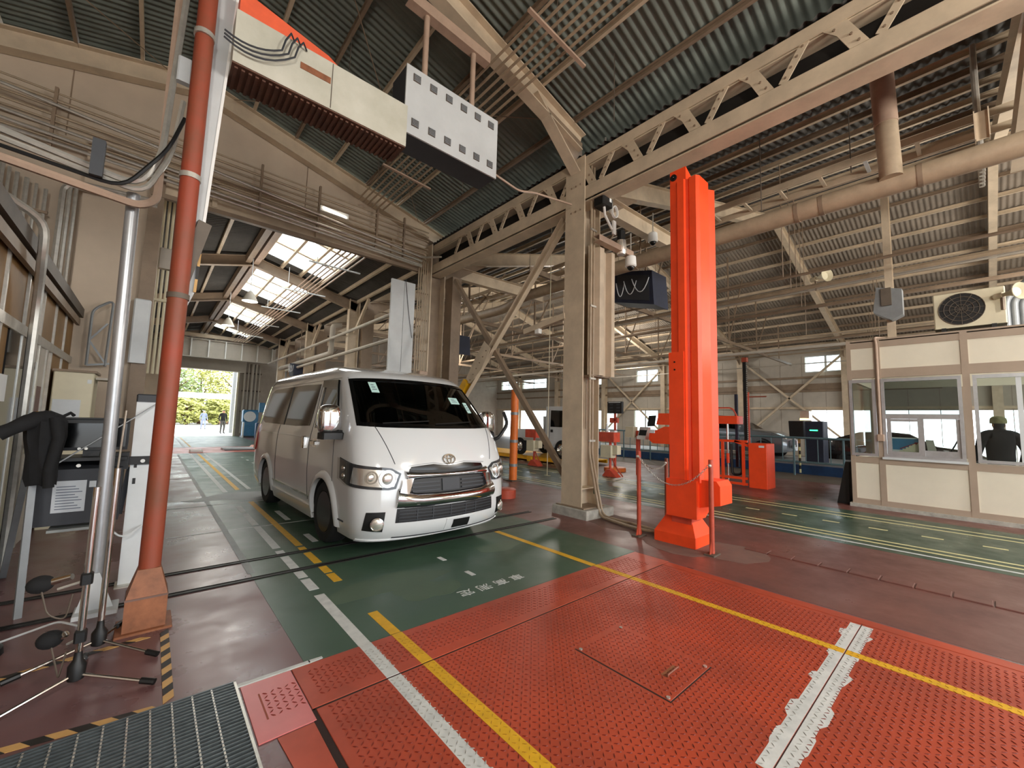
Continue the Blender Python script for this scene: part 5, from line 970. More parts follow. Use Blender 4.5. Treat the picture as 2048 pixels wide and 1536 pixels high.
part(of, 'wall_conduit', MB().tube(bend([(-.9, 5.9, 0), (-.9, 5.9, 2.55), (-.86, 5.6, 2.9), (-.86, 5.55, 3.2), (-1.1, 5.3, 3.3)], .2), .035, 8), M_['galv'], True)
# ================================================================ PEOPLE
def person(label, loc, rz, h=1.72, top='cloth_black', legs='cloth_grey', head='hair', pose='stand', cap=None, bulk=1.):
    """one skinned surface: joints along +z, facing -y"""
    k = h/1.72
    J = {'pelvis': (0, 0, .93), 'waist': (0, 0, 1.08), 'chest': (0, 0, 1.28), 'neckb': (0, .01, 1.45), 'neck': (0, 0, 1.50), 'head': (0, -.015, 1.60), 'crown': (0, 0, 1.70)}
    R = {'pelvis': (.15, .11), 'waist': (.145, .10), 'chest': (.17, .115), 'neckb': (.09, .07), 'neck': (.055, .055), 'head': (.088, .108), 'crown': (.068, .08)}
    E = [('pelvis', 'waist'), ('waist', 'chest'), ('chest', 'neckb'), ('neckb', 'neck'), ('neck', 'head'), ('head', 'crown')]
    sp = {'stand': (0, .0, 0), 'walk': (.12, .1, .1)}.get(pose, (0, 0, 0))
    for s, n in ((-1, 'l'), (1, 'r')):
        d = sp[0]*s; el = (s*.245, .05-.1*d, 1.14); wr = (s*.24, -.06-d, .92)
        if pose == 'arms_front': el = (s*.25, .02, 1.16); wr = (s*.14, -.22, 1.16)
        for q, p, r in (('hip', (s*.09, 0, .88), (.095, .1)), ('knee', (s*.1, -.03-d, .49), (.065, .065)), ('ankle', (s*.1, .03-d*1.3, .09), (.042, .045)), ('toe', (s*.115, -.13-d*1.3, .035), (.042, .03)),
                        ('shoulder', (s*.175, .01, 1.41), (.065, .065)), ('elbow', el, (.047, .047)), ('wrist', wr, (.03, .034)), ('hand', (wr[0], wr[1]-.03, wr[2]-.09), (.026, .042))): J[q+n] = p; R[q+n] = r
        E += [('pelvis', 'hip'+n), ('hip'+n, 'knee'+n), ('knee'+n, 'ankle'+n), ('ankle'+n, 'toe'+n), ('neckb', 'shoulder'+n), ('shoulder'+n, 'elbow'+n), ('elbow'+n, 'wrist'+n), ('wrist'+n, 'hand'+n)]
    if pose == 'bust':
        keep = [j for j in J if J[j][2] > .9 or 'wrist' in j or 'hand' in j]; J = {j: J[j] for j in keep}; E = [e for e in E if e[0] in J and e[1] in J]
    for j in ('waist', 'chest', 'neckb', 'pelvis'): R[j] = tuple(r*bulk for r in R[j])
    for j in J:
        if j[:-1] in ('shoulder', 'elbow', 'wrist'): J[j] = (J[j][0]*(1+(bulk-1)*.8), J[j][1], J[j][2]); R[j] = tuple(r*bulk for r in R[j])
        if j[:-1] == 'hand': J[j] = (J[j][0]*(1+(bulk-1)*.8), J[j][1], J[j][2])
    names = list(J); me = bpy.data.meshes.new('person'); me.from_pydata([tuple(c*k for c in J[n]) for n in names], [(names.index(a), names.index(b)) for a, b in E], [])
    o = bpy.data.objects.new('person', me); COL.objects.link(o)
    sk = o.modifiers.new('s', 'SKIN'); sk.use_smooth_shade = True
    for n, v in zip(names, me.skin_vertices[0].data): v.radius = (R[n][0]*k, R[n][1]*k); v.use_root = n == 'pelvis'
    su = o.modifiers.new('u', 'SUBSURF'); su.levels = 2; su.render_levels = 2
    bpy.context.view_layer.update(); nm = bpy.data.meshes.new_from_object(o.evaluated_get(bpy.context.evaluated_depsgraph_get())); bpy.data.objects.remove(o)
    nm.materials.clear()
    for m in (top, legs, 'skin', head, 'black_rubber'): nm.materials.append(M_[m])
    for p in nm.polygons:
        x, y, z = (c/k for c in p.center); p.use_smooth = True
        if z > 1.49: p.material_index = 3 if (z > 1.63 or y > .0) else 2
        elif abs(x) > .17 and z < .88: p.material_index = 2
        elif z < .09: p.material_index = 4
        elif z < .93: p.material_index = 1
    t = bpy.data.objects.new('person', None); COL.objects.link(t); t.location = loc; t.rotation_euler = (0, 0, rz); t['label'] = label; t['category'] = 'person'
    link('body', nm, t)
    f = 1.59*k
    part(t, 'nose', MB().ball((0, -.105*k, f-.005), .012, .018, .02, 8, 6), M_['skin'], True, local=True)
    for s in (-1, 1): part(t, 'ear', MB().ball((s*.078*k, .005, f), .012, .02, .03, 8, 6), M_['skin'], True, local=True); part(t, 'eye', MB().ball((s*.03*k, -.092*k, f+.02), .008, n=6, m=5), M_['black_gloss'], True, local=True)
    part(t, 'mouth', MB().ball((0, -.096*k, f-.05), .022, .008, .006, 8, 5), M_['post_red'], True, local=True)
    for s in (-1, 1):
        w = Vector(J['hand'+('l' if s < 0 else 'r')])*k
        for i in range(4): part(t, 'finger', MB().tube([w+Vector((0, -.025+.018*i, -.03)), w+Vector((s*-.005, -.028+.018*i, -.075-.008*(1.5-abs(i-1.5)))), w+Vector((s*-.02, -.03+.018*i, -.1-.008*(1.5-abs(i-1.5))))], [.009, .008, .006], 6), M_['skin'], True, local=True)
        part(t, 'thumb', MB().tube([w+Vector((0, -.035, .01)), w+Vector((-s*.012, -.058, -.03)), w+Vector((-s*.015, -.056, -.055))], [.01, .009, .007], 6), M_['skin'], True, local=True)
    if cap:
        c = part(t, 'cap', MB().lathe([(.104*k, f+.03), (.108*k, f+.07), (.10*k, f+.12), (.07*k, f+.155), (.01, f+.165)], (0, 0, 0), 18), M_[cap], True, local=True)
        part(c, 'brim', MB().prism([(-.07, -.08), (.07, -.08), (.05, -.16), (0, -.175), (-.05, -.16)], 'z', f+.035, f+.045), M_[cap], local=True)
    return t
# ================================================================ VEHICLES IN THE RIGHT HALL
def car(name, label, cat, loc, rz, st, bm, wheels, wr, win, ws=None, rw=None):
    """st: stations (y, half width, z bottom, belt, top, half width at top); win: (y0,y1) spans of side glass"""
    t = thing(name, label, cat, loc, rz); rings = []
    for y, w, zb, zl, zt, wt in st: rings.append([(-w*.9, y, zb), (-w, y, zb+.14), (-w*1.01, y, (zb+zl)*.55), (-w*.97, y, zl), (-wt, y, zt-.03), (-wt*.85, y, zt), (wt*.85, y, zt), (wt, y, zt-.03), (w*.97, y, zl), (w*1.01, y, (zb+zl)*.55), (w, y, zb+.14), (w*.9, y, zb)])
    part(t, 'body', loft_ring(rings), bm, 35, local=True)
    def at(y):
        for a, b in zip(st, st[1:]):
            if a[0] <= y <= b[0]: f = (y-a[0])/(b[0]-a[0]); return [p+(q-p)*f for p, q in zip(a, b)]
        return list(st[-1])
    for (y0, y1) in win:
        for s in (-1, 1):
            A = []; B = []
            for i in range(7):
                y = y0+(y1-y0)*i/6; _, w, zb, zl, zt, wt = at(y); r = []; q = []
                for f in (.06, .5, .86):
                    x = w*.97+(wt-w*.97)*f; z = zl+(zt-.03-zl)*f; r.append((s*(x+.012), y, z)); q.append((s*(x-.02), y, z))
                A.append(r); B.append(q)
            part(t, 'side_window', MB().slab(A, B), M_['tint'], True, local=True)
    for nm_, g in (('windscreen', ws), ('rear_window', rw)):
        if g:
            (y0, z0, w0), (y1, z1, w1) = g; d = Vector((0, (z1-z0), -(y1-y0))).normalized()*.012
            if d.z < 0: d = -d
            vs = [Vector(v) for v in ((-w0, y0, z0), (w0, y0, z0), (w1, y1, z1), (-w1, y1, z1))]
            part(t, nm_, MB().add([v+d for v in vs]+[v-d for v in vs], [(0, 1, 2, 3), (7, 6, 5, 4), (0, 4, 5, 1), (1, 5, 6, 2), (2, 6, 7, 3), (3, 7, 4, 0)]), M_['tint'], local=True)
    for y in wheels:
        for s in (-1, 1):
            w = at(y)[1]; part(t, 'wheel_arch', MB().cyl((s*(w-.1), y, wr), (s*(w+.004), y, wr), wr*1.2, 24), M_['black'], True, local=True)
            wh = part(t, 'wheel', MB().lathe([(wr*.62, -.09), (wr*.95, -.09), (wr, -.05), (wr, .05), (wr*.95, .09), (wr*.62, .09), (wr*.62, -.09)], (s*(w-.06), y, wr), 24, 'x', False), M_['tyre'], True, local=True)
            part(wh, 'rim', MB().lathe([(.0, s*.05), (wr*.2, s*.055), (wr*.5, s*.02), (wr*.62, s*.07), (wr*.64, s*.0)], (s*(w-.06), y, wr), 24, 'x'), M_['chrome'], True, local=True)
    return t
mat('suv_paint', '7b838b', .25, .4, 0, coat=.8); mat('sedan_paint', '1a1516', .2, .1, 0, coat=.8); mat('truck_white', 'cdd0d0', .35, 0, .04, 5)
suv = car('car', 'dark grey car facing right behind the railing on the blue platform', 'car', (18.6, 4.75, .36), 0,
  [(0, .7, .28, .62, .70, .6), (.12, .84, .22, .75, .82, .72), (.5, .88, .2, .92, .98, .76), (1.15, .9, .2, 1.0, 1.05, .78), (1.25, .9, .2, 1.02, 1.1, .76), (1.95, .9, .2, 1.04, 1.55, .66), (2.6, .9, .2, 1.04, 1.62, .66), (3.6, .9, .2, 1.06, 1.58, .65), (4.2, .86, .25, 1.06, 1.2, .72), (4.35, .8, .3, 1.0, 1.05, .7)],
  M_['suv_paint'], (.78, 3.4), .33, ((1.55, 2.5), (2.58, 3.7)), ((1.2, 1.06, .68), (1.95, 1.53, .58)))
part(suv, 'grille', MB().bbox(-.45, .45, -.03, .1, .42, .68, .02), M_['black'], local=True); part(suv, 'number_plate', MB().box(-.17, .17, -.05, -.03, .36, .5), M_['paper'], local=True)
for s in (-1, 1): part(suv, 'headlight', MB().ball((s*.64, .1, .76), .14, .12, .08), M_['lamp_inner'], True, local=True); part(suv, 'mirror', MB().bbox(s*1.0-.1, s*1.0+.1, 1.5, 1.62, 1.03, 1.18, .02), M_['suv_paint'], local=True)
sed = car('car', 'black car with a lit red tail lamp leaving through the bright doorway', 'car', (21.5, -.2, 0), 0,
  [(0, .7, .3, .6, .68, .6), (.4, .88, .2, .82, .88, .75), (1.2, .9, .2, .92, .98, .76), (1.9, .9, .2, .98, 1.4, .62), (2.5, .9, .2, 1.0, 1.46, .62), (3.3, .9, .2, 1.02, 1.42, .6), (4.0, .9, .22, 1.05, 1.16, .72), (4.4, .84, .28, 1.02, 1.08, .72), (4.5, .78, .35, .9, 1.0, .68)],
  M_['sedan_paint'], (.85, 3.6), .33, ((1.75, 2.45), (2.53, 3.5)), ((1.3, 1.0, .68), (1.9, 1.38, .56)), ((4.0, 1.16, .66), (3.3, 1.4, .55)))
for s in (-1, 1): part(sed, 'tail_lamp', MB().bbox(s*.66-.16, s*.66+.16, 4.36, 4.5, .86, .99, .03), M_['tail_glow'], local=True, label='lit red tail lamp')
part(sed, 'rear_bumper', MB().bbox(-.8, .8, 4.3, 4.52, .32, .6, .04), M_['sedan_paint'], local=True)
# small flatbed truck
tr = thing('flatbed_truck', 'small white flatbed truck parked on the yellow ramp behind the central column', 'truck', (11.7, 9.2, .2))
def tl_(name, mb, m, par=None, sm=False, lab=None): return part(par or tr, name, mb, M_[m], sm, lab, local=True)
cabm = tl_('cab', MB().prism([(0, .38), (-.02, .95), (.32, 1.78), (.45, 1.86), (1.35, 1.86), (1.42, .38)], 'x', -.72, .72), 'truck_white')
for s in (-1, 1):
    tl_('cab_window', MB().prism([(.22, 1.12), (.42, 1.7), (1.1, 1.72), (1.12, 1.12)], 'x', s*.725-.006, s*.725+.006), 'tint', cabm); tl_('door_handle', MB().box(s*.73-.012, s*.73+.012, 1.0, 1.1, .92, 1.02), 'black', cabm)
    tl_('door_seam', MB().box(s*.722-.003, s*.722+.003, 1.18, 1.19, .5, 1.75), 'charcoal', cabm)
    tl_('side_gate', MB().bbox(s*.72-.02, s*.72+.02, 1.52, 3.3, .66, .98, .004), 'truck_white')
tl_('cab_windscreen', MB().add([(-.64, -.012, 1.0), (.64, -.012, 1.0), (.58, .30, 1.74), (-.58, .30, 1.74), (-.64, .02, 1.0), (.64, .02, 1.0), (.58, .34, 1.74), (-.58, .34, 1.74)], [(0, 1, 2, 3), (7, 6, 5, 4), (0, 4, 5, 1), (1, 5, 6, 2), (2, 6, 7, 3), (3, 7, 4, 0)]), 'tint', cabm)
tl_('flatbed', MB().box(-.72, .72, 1.5, 3.32, .56, .66), 'wall_panel'); tl_('headboard', MB().box(-.7, .7, 1.48, 1.52, .6, 1.5), 'truck_white'); tl_('chassis', MB().box(-.35, .35, .2, 3.2, .36, .5), 'black'); tl_('tail_gate', MB().box(-.72, .72, 3.3, 3.33, .66, .98), 'truck_white')
for y in (.55, 2.75):
    for s in (-1, 1):
        w = tl_('wheel', MB().lathe([(.2, -.08), (.31, -.08), (.33, -.05), (.33, .05), (.31, .08), (.2, .08), (.2, -.08)], (s*.69, y, .33), 24, 'x', False), 'tyre', None, True); tl_('rim', MB().lathe([(0, s*.06), (.05, s*.06), (.15, s*.02), (.2, s*.07), (.205, 0)], (s*.69, y, .33), 20, 'x'), 'chrome', w, True)
        tl_('mudguard', MB().tube([(s*.69, y-.37*math.cos(a), .36+.37*math.sin(a)) for a in [PI*i/8 for i in range(9)]], .03, 6), 'black', None, True)
rm = thing('yellow_ramp', 'low yellow steel ramp under the white truck with striped tape on the floor before it', 'ramp', (11.7, 12, 0))
part(rm, 'deck', MB().box(10.9, 12.6, 9.0, 15.5, .17, .2), M_['yellow']); part(rm, 'side_beam', MB().chan((10.9, 9.0, .13), (10.9, 15.5, .13), .06, .14, .012), M_['yellow']); part(rm, 'side_beam', MB().bar((12.6, 9.0, .13), (12.6, 15.5, .13), .06, .14), M_['yellow'])
for y in (9.2, 11.3, 13.4, 15.3): part(rm, 'support', MB().bbox(10.86, 11.05, y-.12, y+.12, 0, .17, .01), M_['yellow'])
for k in range(30): part(rm, 'tape_stripe', MB().box(10.66, 10.74, 9+.2*k, 9.2+.2*k, .0015, .004), M_['tape_black' if k % 2 else 'line_pale'])
# ================================================================ POSTS AND CONSOLES OF THE RIGHT LANE
ab = thing('amber_pole', 'orange guard pole with grey joints standing behind the right front of the van', 'pole', (7, 7.85, 0))
part(ab, 'tube', MB().cyl((7, 7.85, 0), (7, 7.85, 2.3), .1, 18), M_['amber_pole'], True)
for z in (.35, .95, 1.65): part(ab, 'joint_band', MB().cyl((7, 7.85, z), (7, 7.85, z+.07), .106, 18), M_['grey_metal'], True)
part(ab, 'base_plate', MB().bbox(6.82, 7.18, 7.67, 8.03, 0, .02, .005), M_['dark_steel'])
solo('brace_block', 'round red concrete block at the foot of the brace behind the van', 'block', MB().lathe([(.2, 0), (.2, .16), (.17, .18)], (5.35, 6.2, 0), 20), M_['post_red'], smooth=True)
def kiosk_stand(label, x, y, h, kind):
    t = thing('control_stand', label, 'control box', (x, y, 0)); return t
ds = thing('display_stand', 'black score display on an orange pole with a round orange base', 'display', (11.2, 7.7, 0))
part(ds, 'base', MB().lathe([(.34, 0), (.34, .1), (.32, .12), (.06, .13)], (11.2, 7.7, 0), 28), M_['amber_pole'], 30); part(ds, 'pole', MB().cyl((11.2, 7.7, .12), (11.2, 7.7, 2.0), .042, 12), M_['orange_dark'], True)
sc = part(ds, 'display', MB().bbox(11.12, 11.22, 7.4, 7.95, 1.82, 2.2, .008), M_['black'])
for i in range(2):
    for j in range(3): part(sc, 'indicator', MB().box(11.115, 11.12, 7.47+.26*i, 7.6+.26*i, 1.88+.1*j, 1.93+.1*j), M_['charcoal'])
part(sc, 'top_strip', MB().box(11.115, 11.12, 7.45, 7.9, 2.16, 2.18), M_['paper']); part(ds, 'beacon', MB().ball((11.15, 7.65, 1.62), .07), M_['lens_red'], True); part(ds, 'bracket', MB().bbox(11.1, 11.2, 7.55, 7.85, 1.52, 1.68, .01), M_['orange_dark'])
b2 = thing('control_stand', 'white terminal on a square orange post beside the round-based display', 'control box', (11, 6.75, 0))
part(b2, 'post', MB().bbox(10.95, 11.05, 6.7, 6.8, 0, 1.3, .008), M_['orange_dark']); part(b2, 'white_box', MB().bbox(10.85, 11.1, 6.82, 7.1, 1.1, 1.42, .01), M_['ivory']); part(b2, 'terminal', MB().prism([(10.8, 1.06), (11.1, 1.06), (11.1, 1.42), (10.98, 1.42), (10.86, 1.15), (10.8, 1.15)], 'y', 6.4, 6.68), M_['white_paint']); part(b2, 'screen', MB().bar((10.87, 6.54, 1.17), (10.98, 6.54, 1.40), .24, .012, up=(1, 0, -.4)), M_['black'])
for lab, x, y, h in (('red control box with a white bottle on top, right of the central column', 9.9, 7.0, .98), ('red control box above a cream one, seen left of the central column', 9.9, 10.1, .95)):
    t = thing('control_stand', lab, 'control box', (x, y, 0))
    part(t, 'red_box', MB().bbox(x-.15, x+.15, y-.26, y+.26, h, h+.27, .01), M_['orange_dark']); part(t, 'cream_box', MB().bbox(x-.12, x+.12, y-.14, y+.22, h-.45, h-.1, .01), M_['ivory']); part(t, 'side_box', MB().bbox(x-.05, x+.14, y-.3, y-.14, h-.35, h-.1, .008), M_['ivory'])
    part(t, 'post', MB().cyl((x+.05, y, .0), (x+.05, y, h), .035, 10), M_['orange_dark'], True); part(t, 'foot', MB().prism([(y-.3, 0), (y+.2, 0), (y+.05, .2), (y-.05, .2)], 'x', x-.06, x+.16), M_['orange_dark']); part(t, 'cable', MB().tube(bend([(x, y-.1, h-.45), (x-.05, y-.25, .3), (x, y-.45, .04)], .2), .02, 6), M_['post_red'], True)
bt = thing('spray_bottle', 'small white spray bottle on the red control box beside the column', 'bottle', (9.9, 7.08, 1.25)); part(bt, 'body', MB().lathe([(.04, 1.25), (.042, 1.4), (.02, 1.44), (.015, 1.47)], (9.9, 7.08, 0), 14), M_['paper'], True); part(bt, 'pump', MB().box(9.86, 9.93, 7.065, 7.095, 1.47, 1.5), M_['paper'])
solo('paper_box', 'small white box lying on the red control box', 'box', MB().bbox(9.84, 9.98, 6.78, 6.95, 1.25, 1.3, .006), M_['paper'])
oc = thing('orange_console', 'orange angled console on a dark leg just left of the orange post', 'console', (10.8, 5.85, 0))
part(oc, 'upper_hood', MB().prism([(10.62, 1.5), (11.05, 1.5), (11.05, 1.82), (10.75, 1.82)], 'y', 5.4, 5.95), M_['orange']); part(oc, 'lower_hood', MB().prism([(5.4, 1.45), (5.7, 1.45), (6.15, 1.25), (6.17, 1.08), (6.05, .98), (5.4, .98)], 'x', 10.6, 11.0), M_['orange']); part(oc, 'display', MB().bar((10.6, 6.1, 1.45), (10.72, 6.12, 1.75), .22, .02, up=(1, 0, -.3)), M_['black']); part(oc, 'leg', MB().bar((10.85, 5.6, 0), (10.85, 5.6, 1.0), .14, .14), M_['charcoal']); part(oc, 'papers', MB().box(10.58, 10.7, 5.98, 6.12, 1.26, 1.36), M_['paper']); part(oc, 'foot', MB().bbox(10.7, 11.0, 5.45, 5.75, 0, .03, .006), M_['orange_dark'])
# orange lift frame with chain mast
lf = thing('lift_frame', 'orange caged lift machine with chrome rods and a tall chain mast', 'machine', (11.7, 4.5, 0))
part(lf, 'control_cabinet', MB().bbox(11.35, 11.95, 3.45, 3.86, 0, 1.1, .012), M_['orange']); part(lf, 'cabinet_label', MB().box(11.345, 11.35, 3.50, 3.62, 1.0, 1.05), M_['paper'])
for y in (4.0, 4.5, 5.0): part(lf, 'cage_post', MB().bar((11.42, y, .02), (11.42, y, 1.15), .06, .06), M_['orange'])
for z in (.06, .2, 1.13): part(lf, 'cage_rail', MB().bar((11.42, 3.9, z), (11.42, 5.3, z), .05, .06), M_['orange'])
part(lf, 'cage_rail', MB().bar((11.42, 3.86, 1.02), (11.42, 4.2, 1.13), .05, .06), M_['orange']); part(lf, 'head_beam', MB().bbox(11.35, 11.75, 4.1, 5.3, 1.57, 1.78, .01), M_['orange']); part(lf, 'body_box', MB().bbox(11.55, 12.1, 4.85, 5.6, 0, 1.6, .01), M_['orange'])
for y in (4.4, 4.72): r = part(lf, 'rod', MB().cyl((11.5, y, .1), (11.5, y, 1.58), .025, 10), M_['chrome'], True); part(r, 'sleeve', MB().cyl((11.5, y, .55), (11.5, y, .8), .04, 10), M_['orange'], True)
part(lf, 'hose_loop', MB().tube(bend([(11.5, 4.1, 1.0), (11.5, 4.05, .3), (11.5, 4.3, .25), (11.5, 4.32, 1.05)], .2, 6), .035, 8), M_['black'], True)
part(lf, 'mast', MB().box(11.6, 11.68, 3.95, 4.03, 1.0, 3.25), M_['black']); part(lf, 'mast_rail', MB().box(11.6, 11.64, 3.9, 3.93, 1.0, 2.4), M_['orange_dark']); part(lf, 'mast_cap', MB().box(11.58, 11.7, 3.93, 4.05, 3.2, 3.32), M_['rust_red']); part(lf, 'mast_arm', MB().bar((11.62, 3.95, 2.28), (11.62, 3.5, 2.28), .03, .03), M_['rust_red'])
mb = MB()
for k in range(40): mb.box(11.595, 11.6, 3.925, 3.95, 1.05+.054*k, 1.08+.054*k)
part(lf, 'mast_chain', mb, M_['galv'], stuff=True); part(lf, 'blue_mast', MB().box(12.2, 12.27, 4.4, 4.47, .4, 2.4), M_['navy']); part(lf, 'warning_light', MB().ball((11.5, 5.1, 1.84), .06), M_['lamp_warm'], True); part(lf, 'hoop', MB().tube(bend([(11.6, 4.9, 1.78), (11.6, 4.8, 2.0), (11.6, 4.3, 2.0), (11.6, 4.2, 1.78)], .12), .02, 6), M_['orange_dark'], True)
# blue platform and railing
pf = thing('blue_platform', 'long dark blue vehicle platform behind the railing', 'platform', (18, 8, 0))
part(pf, 'deck', MB().box(16.4, 20, 1.2, 18, .3, .36), M_['grey_metal']); part(pf, 'fascia', MB().box(16.36, 16.4, 1.2, 18, 0, .3), M_['deep_blue']); part(pf, 'kerb', MB().box(16.4, 16.5, 1.2, 18, .36, .42), M_['steel_blue']); part(pf, 'end_plate', MB().box(16.4, 20, 1.16, 1.2, 0, .34), M_['deep_blue'])
rl = thing('railing', 'grey blue steel railing along the front of the blue platform', 'railing', (15.8, 6, 0))
part(rl, 'top_rail', MB().cyl((15.8, 1.4, 1.2), (15.8, 14, 1.2), .035, 10), M_['steel_blue'], True); part(rl, 'low_rail', MB().cyl((15.8, 1.4, .42), (15.8, 14, .42), .02, 8), M_['steel_blue'], True)
for k in range(40): y = 1.45+.32*k; part(rl, 'baluster' if k % 4 else 'post', MB().cyl((15.8, y, .42 if k % 4 else 0), (15.8, y, 1.2), .014 if k % 4 else .03, 6), M_['steel_blue'], True)
kd = thing('kiosk', 'dark test kiosk with a green readout on the platform edge', 'kiosk', (16.6, 3.85, .36))
part(kd, 'cabinet', MB().bbox(16.5, 17.1, 3.35, 3.85, .36, 1.75, .02), M_['navy']); part(kd, 'side_screen', MB().prism([(3.9, 1.15), (4.3, 1.2), (4.32, 1.75), (3.9, 1.75)], 'x', 16.5, 16.9), M_['black']); part(kd, 'readout', MB().box(16.49, 16.5, 3.5, 3.72, 1.43, 1.47), M_['led_green']); part(kd, 'leg', MB().cyl((16.6, 4.05, .36), (16.6, 4.05, 1.2), .04, 8), M_['tape_tan']); part(kd, 'hood', MB().bbox(16.5, 16.8, 3.7, 4.0, 1.78, 2.1, .02), M_['lamp_inner'])
for k in range(8): part(kd, 'tape_band', MB().cyl((16.2, 3.95, .05+.12*k), (16.2, 3.95, .17+.12*k), .03, 8), M_['tape_black' if k % 2 else 'line_pale'])
part(kd, 'lamp_row', MB().box(16.48, 16.5, 3.7, 3.98, 1.78, 1.84), M_['lamp_warm'])
# ================================================================ CABIN (BOOTH)
X0 = 10.6
bo = thing('cabin', 'cream panelled inspection cabin with sliding windows at the right edge', 'cabin', (X0+1.3, -.5, 0))
part(bo, 'curb', MB().box(X0-.04, X0+2.6, -4, 1.76, 0, .07), M_['concrete'])
Y = [1.72, 1.25, .1, -1.15, -2.4, -3.9]
part(bo, 'frame', MB().box(X0, X0+.06, -3.9, 1.72, .07, .17).box(X0, X0+.06, -3.9, 1.72, .86, .98).box(X0, X0+.06, -3.9, 1.72, 2.53, 2.70).box(X0, X0+.06, -3.9, 1.72, 3.13, 3.27), M_['booth_frame'])
for y, w in zip(Y, (.07, .09, .09, .09, .09, .09)): part(bo, 'stud', MB().box(X0-.004, X0+.06, y-w if y > 1.6 else y-w/2, y if y > 1.6 else y+w/2, .07, 3.27), M_['booth_frame'])
for a, b in zip(Y, Y[1:]):
    part(bo, 'panel', MB().box(X0+.012, X0+.05, b, a, .17, .86), M_['booth_panel']); part(bo, 'panel', MB().box(X0+.012, X0+.05, b, a, 2.7, 3.13), M_['booth_panel'])
part(bo, 'roof', MB().box(X0, X0+2.6, -3.95, 1.72, 3.25, 3.3), M_['booth_frame']); part(bo, 'floor_slab', MB().box(X0+.06, X0+2.55, -3.9, 1.7, .02, .08), M_['patch_grey'])
part(bo, 'ceiling_panel', MB().box(X0+.06, X0+2.55, -3.9, 1.7, 3.1, 3.12), M_['wall_grey'])
for z0, z1 in ((.07, .95), (2.5, 3.25)): part(bo, 'side_wall', MB().box(X0+.06, X0+2.6, 1.66, 1.72, z0, z1), M_['booth_panel']); part(bo, 'rear_wall', MB().box(X0+2.54, X0+2.6, -3.95, 1.66, z0, z1), M_['booth_panel'])
for y in (1.6, .2, -1.2, -2.6): part(bo, 'rear_stud', MB().box(X0+2.54, X0+2.6, y-.06, y+.06, .95, 2.5), M_['booth_frame'])
part(bo, 'side_stud', MB().box(X0+2.5, X0+2.6, 1.6, 1.72, .95, 2.5), M_['booth_frame']); part(bo, 'side_pane', MB().box(X0+.08, X0+2.5, 1.69, 1.70, .98, 2.5), M_['pane'])
def window(y1, y0, z0, z1, slide=True):
    w = part(bo, 'window', MB().box(X0-.02, X0+.05, y0, y1, z0, z0+.05).box(X0-.02, X0+.05, y0, y1, z1-.06, z1).box(X0-.018, X0+.048, y0+.001, y0+.05, z0+.049, z1-.059).box(X0-.018, X0+.048, y1-.05, y1-.001, z0+.049, z1-.059), M_['alu'])
    return w
w1 = window(1.22, .16, 1.0, 2.5); m = 1.78
part(w1, 'transom', MB().box(X0-.01, X0+.045, .2, 1.18, m-.05, m+.04), M_['alu']); part(w1, 'upper_pane', MB().box(X0+.02, X0+.026, .2, 1.18, m, 2.46), M_['pane_dim'])
part(w1, 'sliding_sash', MB().box(X0-.001, X0+.021, .66, .74, 1.051, m-.051).box(X0-.001, X0+.021, 1.1, 1.16, 1.051, m-.051).box(X0, X0+.02, .735, 1.105, 1.051, 1.12).box(X0, X0+.02, .735, 1.105, m-.1, m-.052), M_['alu']); part(w1, 'sliding_sash', MB().box(X0+.0225, X0+.041, .211, .26, 1.051, m-.051).box(X0+.0225, X0+.041, .66, .72, 1.051, m-.051).box(X0+.024, X0+.04, .255, .665, 1.051, 1.16), M_['alu'])
part(w1, 'lower_pane', MB().box(X0+.006, X0+.011, .7, 1.12, 1.1, 1.72), M_['pane']); part(w1, 'lower_pane', MB().box(X0+.028, X0+.033, .24, .68, 1.14, 1.74), M_['pane']); part(w1, 'sill', MB().box(X0-.06, X0+.05, .14, 1.24, .96, 1.0), M_['white_metal'])
w2 = window(.03, -1.08, 1.0, 2.5); part(w2, 'sash_bar', MB().box(X0, X0+.03, -.50, -.44, 1.04, 2.45).box(X0+.02, X0+.04, -.6, -.55, 1.04, 2.45), M_['white_metal']); part(w2, 'pane', MB().box(X0+.015, X0+.02, -1.04, -.01, 1.04, 2.46), M_['pane'])
w3 = window(1.70, 1.30, 1.0, 2.5); part(w3, 'pane', MB().box(X0+.015, X0+.02, 1.34, 1.68, 1.04, 2.46), M_['pane']); window(-1.2, -2.35, 1.0, 2.5)
part(bo, 'wall_conduit', MB().tube(bend([(X0+.3, 1.15, 3.34), (X0-.03, 1.27, 3.32), (X0-.03, 1.25, 3.2), (X0-.03, 1.25, 1.4)], .1), .022, 8), M_['pipe_pink'], True); part(bo, 'switch_box', MB().bbox(X0-.07, X0, 1.2, 1.3, 1.3, 1.43, .008), M_['pipe_pink'])
# interior
desk = thing('desk', 'grey counter desk inside the cabin windows', 'desk', (X0+.5, -.4, .08)); part(desk, 'top', MB().box(X0+.1, X0+.5, -1.9, 1.5, .93, .97), M_['wall_panel']); part(desk, 'leg', MB().box(X0+.15, X0+.2, 1.35, 1.45, .08, .93), M_['grey_metal']); part(desk, 'leg', MB().box(X0+.15, X0+.2, -1.85, -1.75, .08, .93), M_['grey_metal'])
po = thing('poster', 'blue poster with white steps and a red arrow in the cabin window', 'poster', (X0+.08, .93, 1.0)); 
part(po, 'sheet', MB().box(X0+.075, X0+.08, .72, 1.12, .99, 1.38), M_['paper']); part(po, 'blue_field', MB().box(X0+.072, X0+.075, .74, 1.10, 1.15, 1.36), M_['blue'])
for k in range(6): part(po, 'step', MB().box(X0+.069, X0+.072, .74+.045*(5-k), .785+.045*(5-k), 1.08, 1.14+.032*k), M_['ivory'])
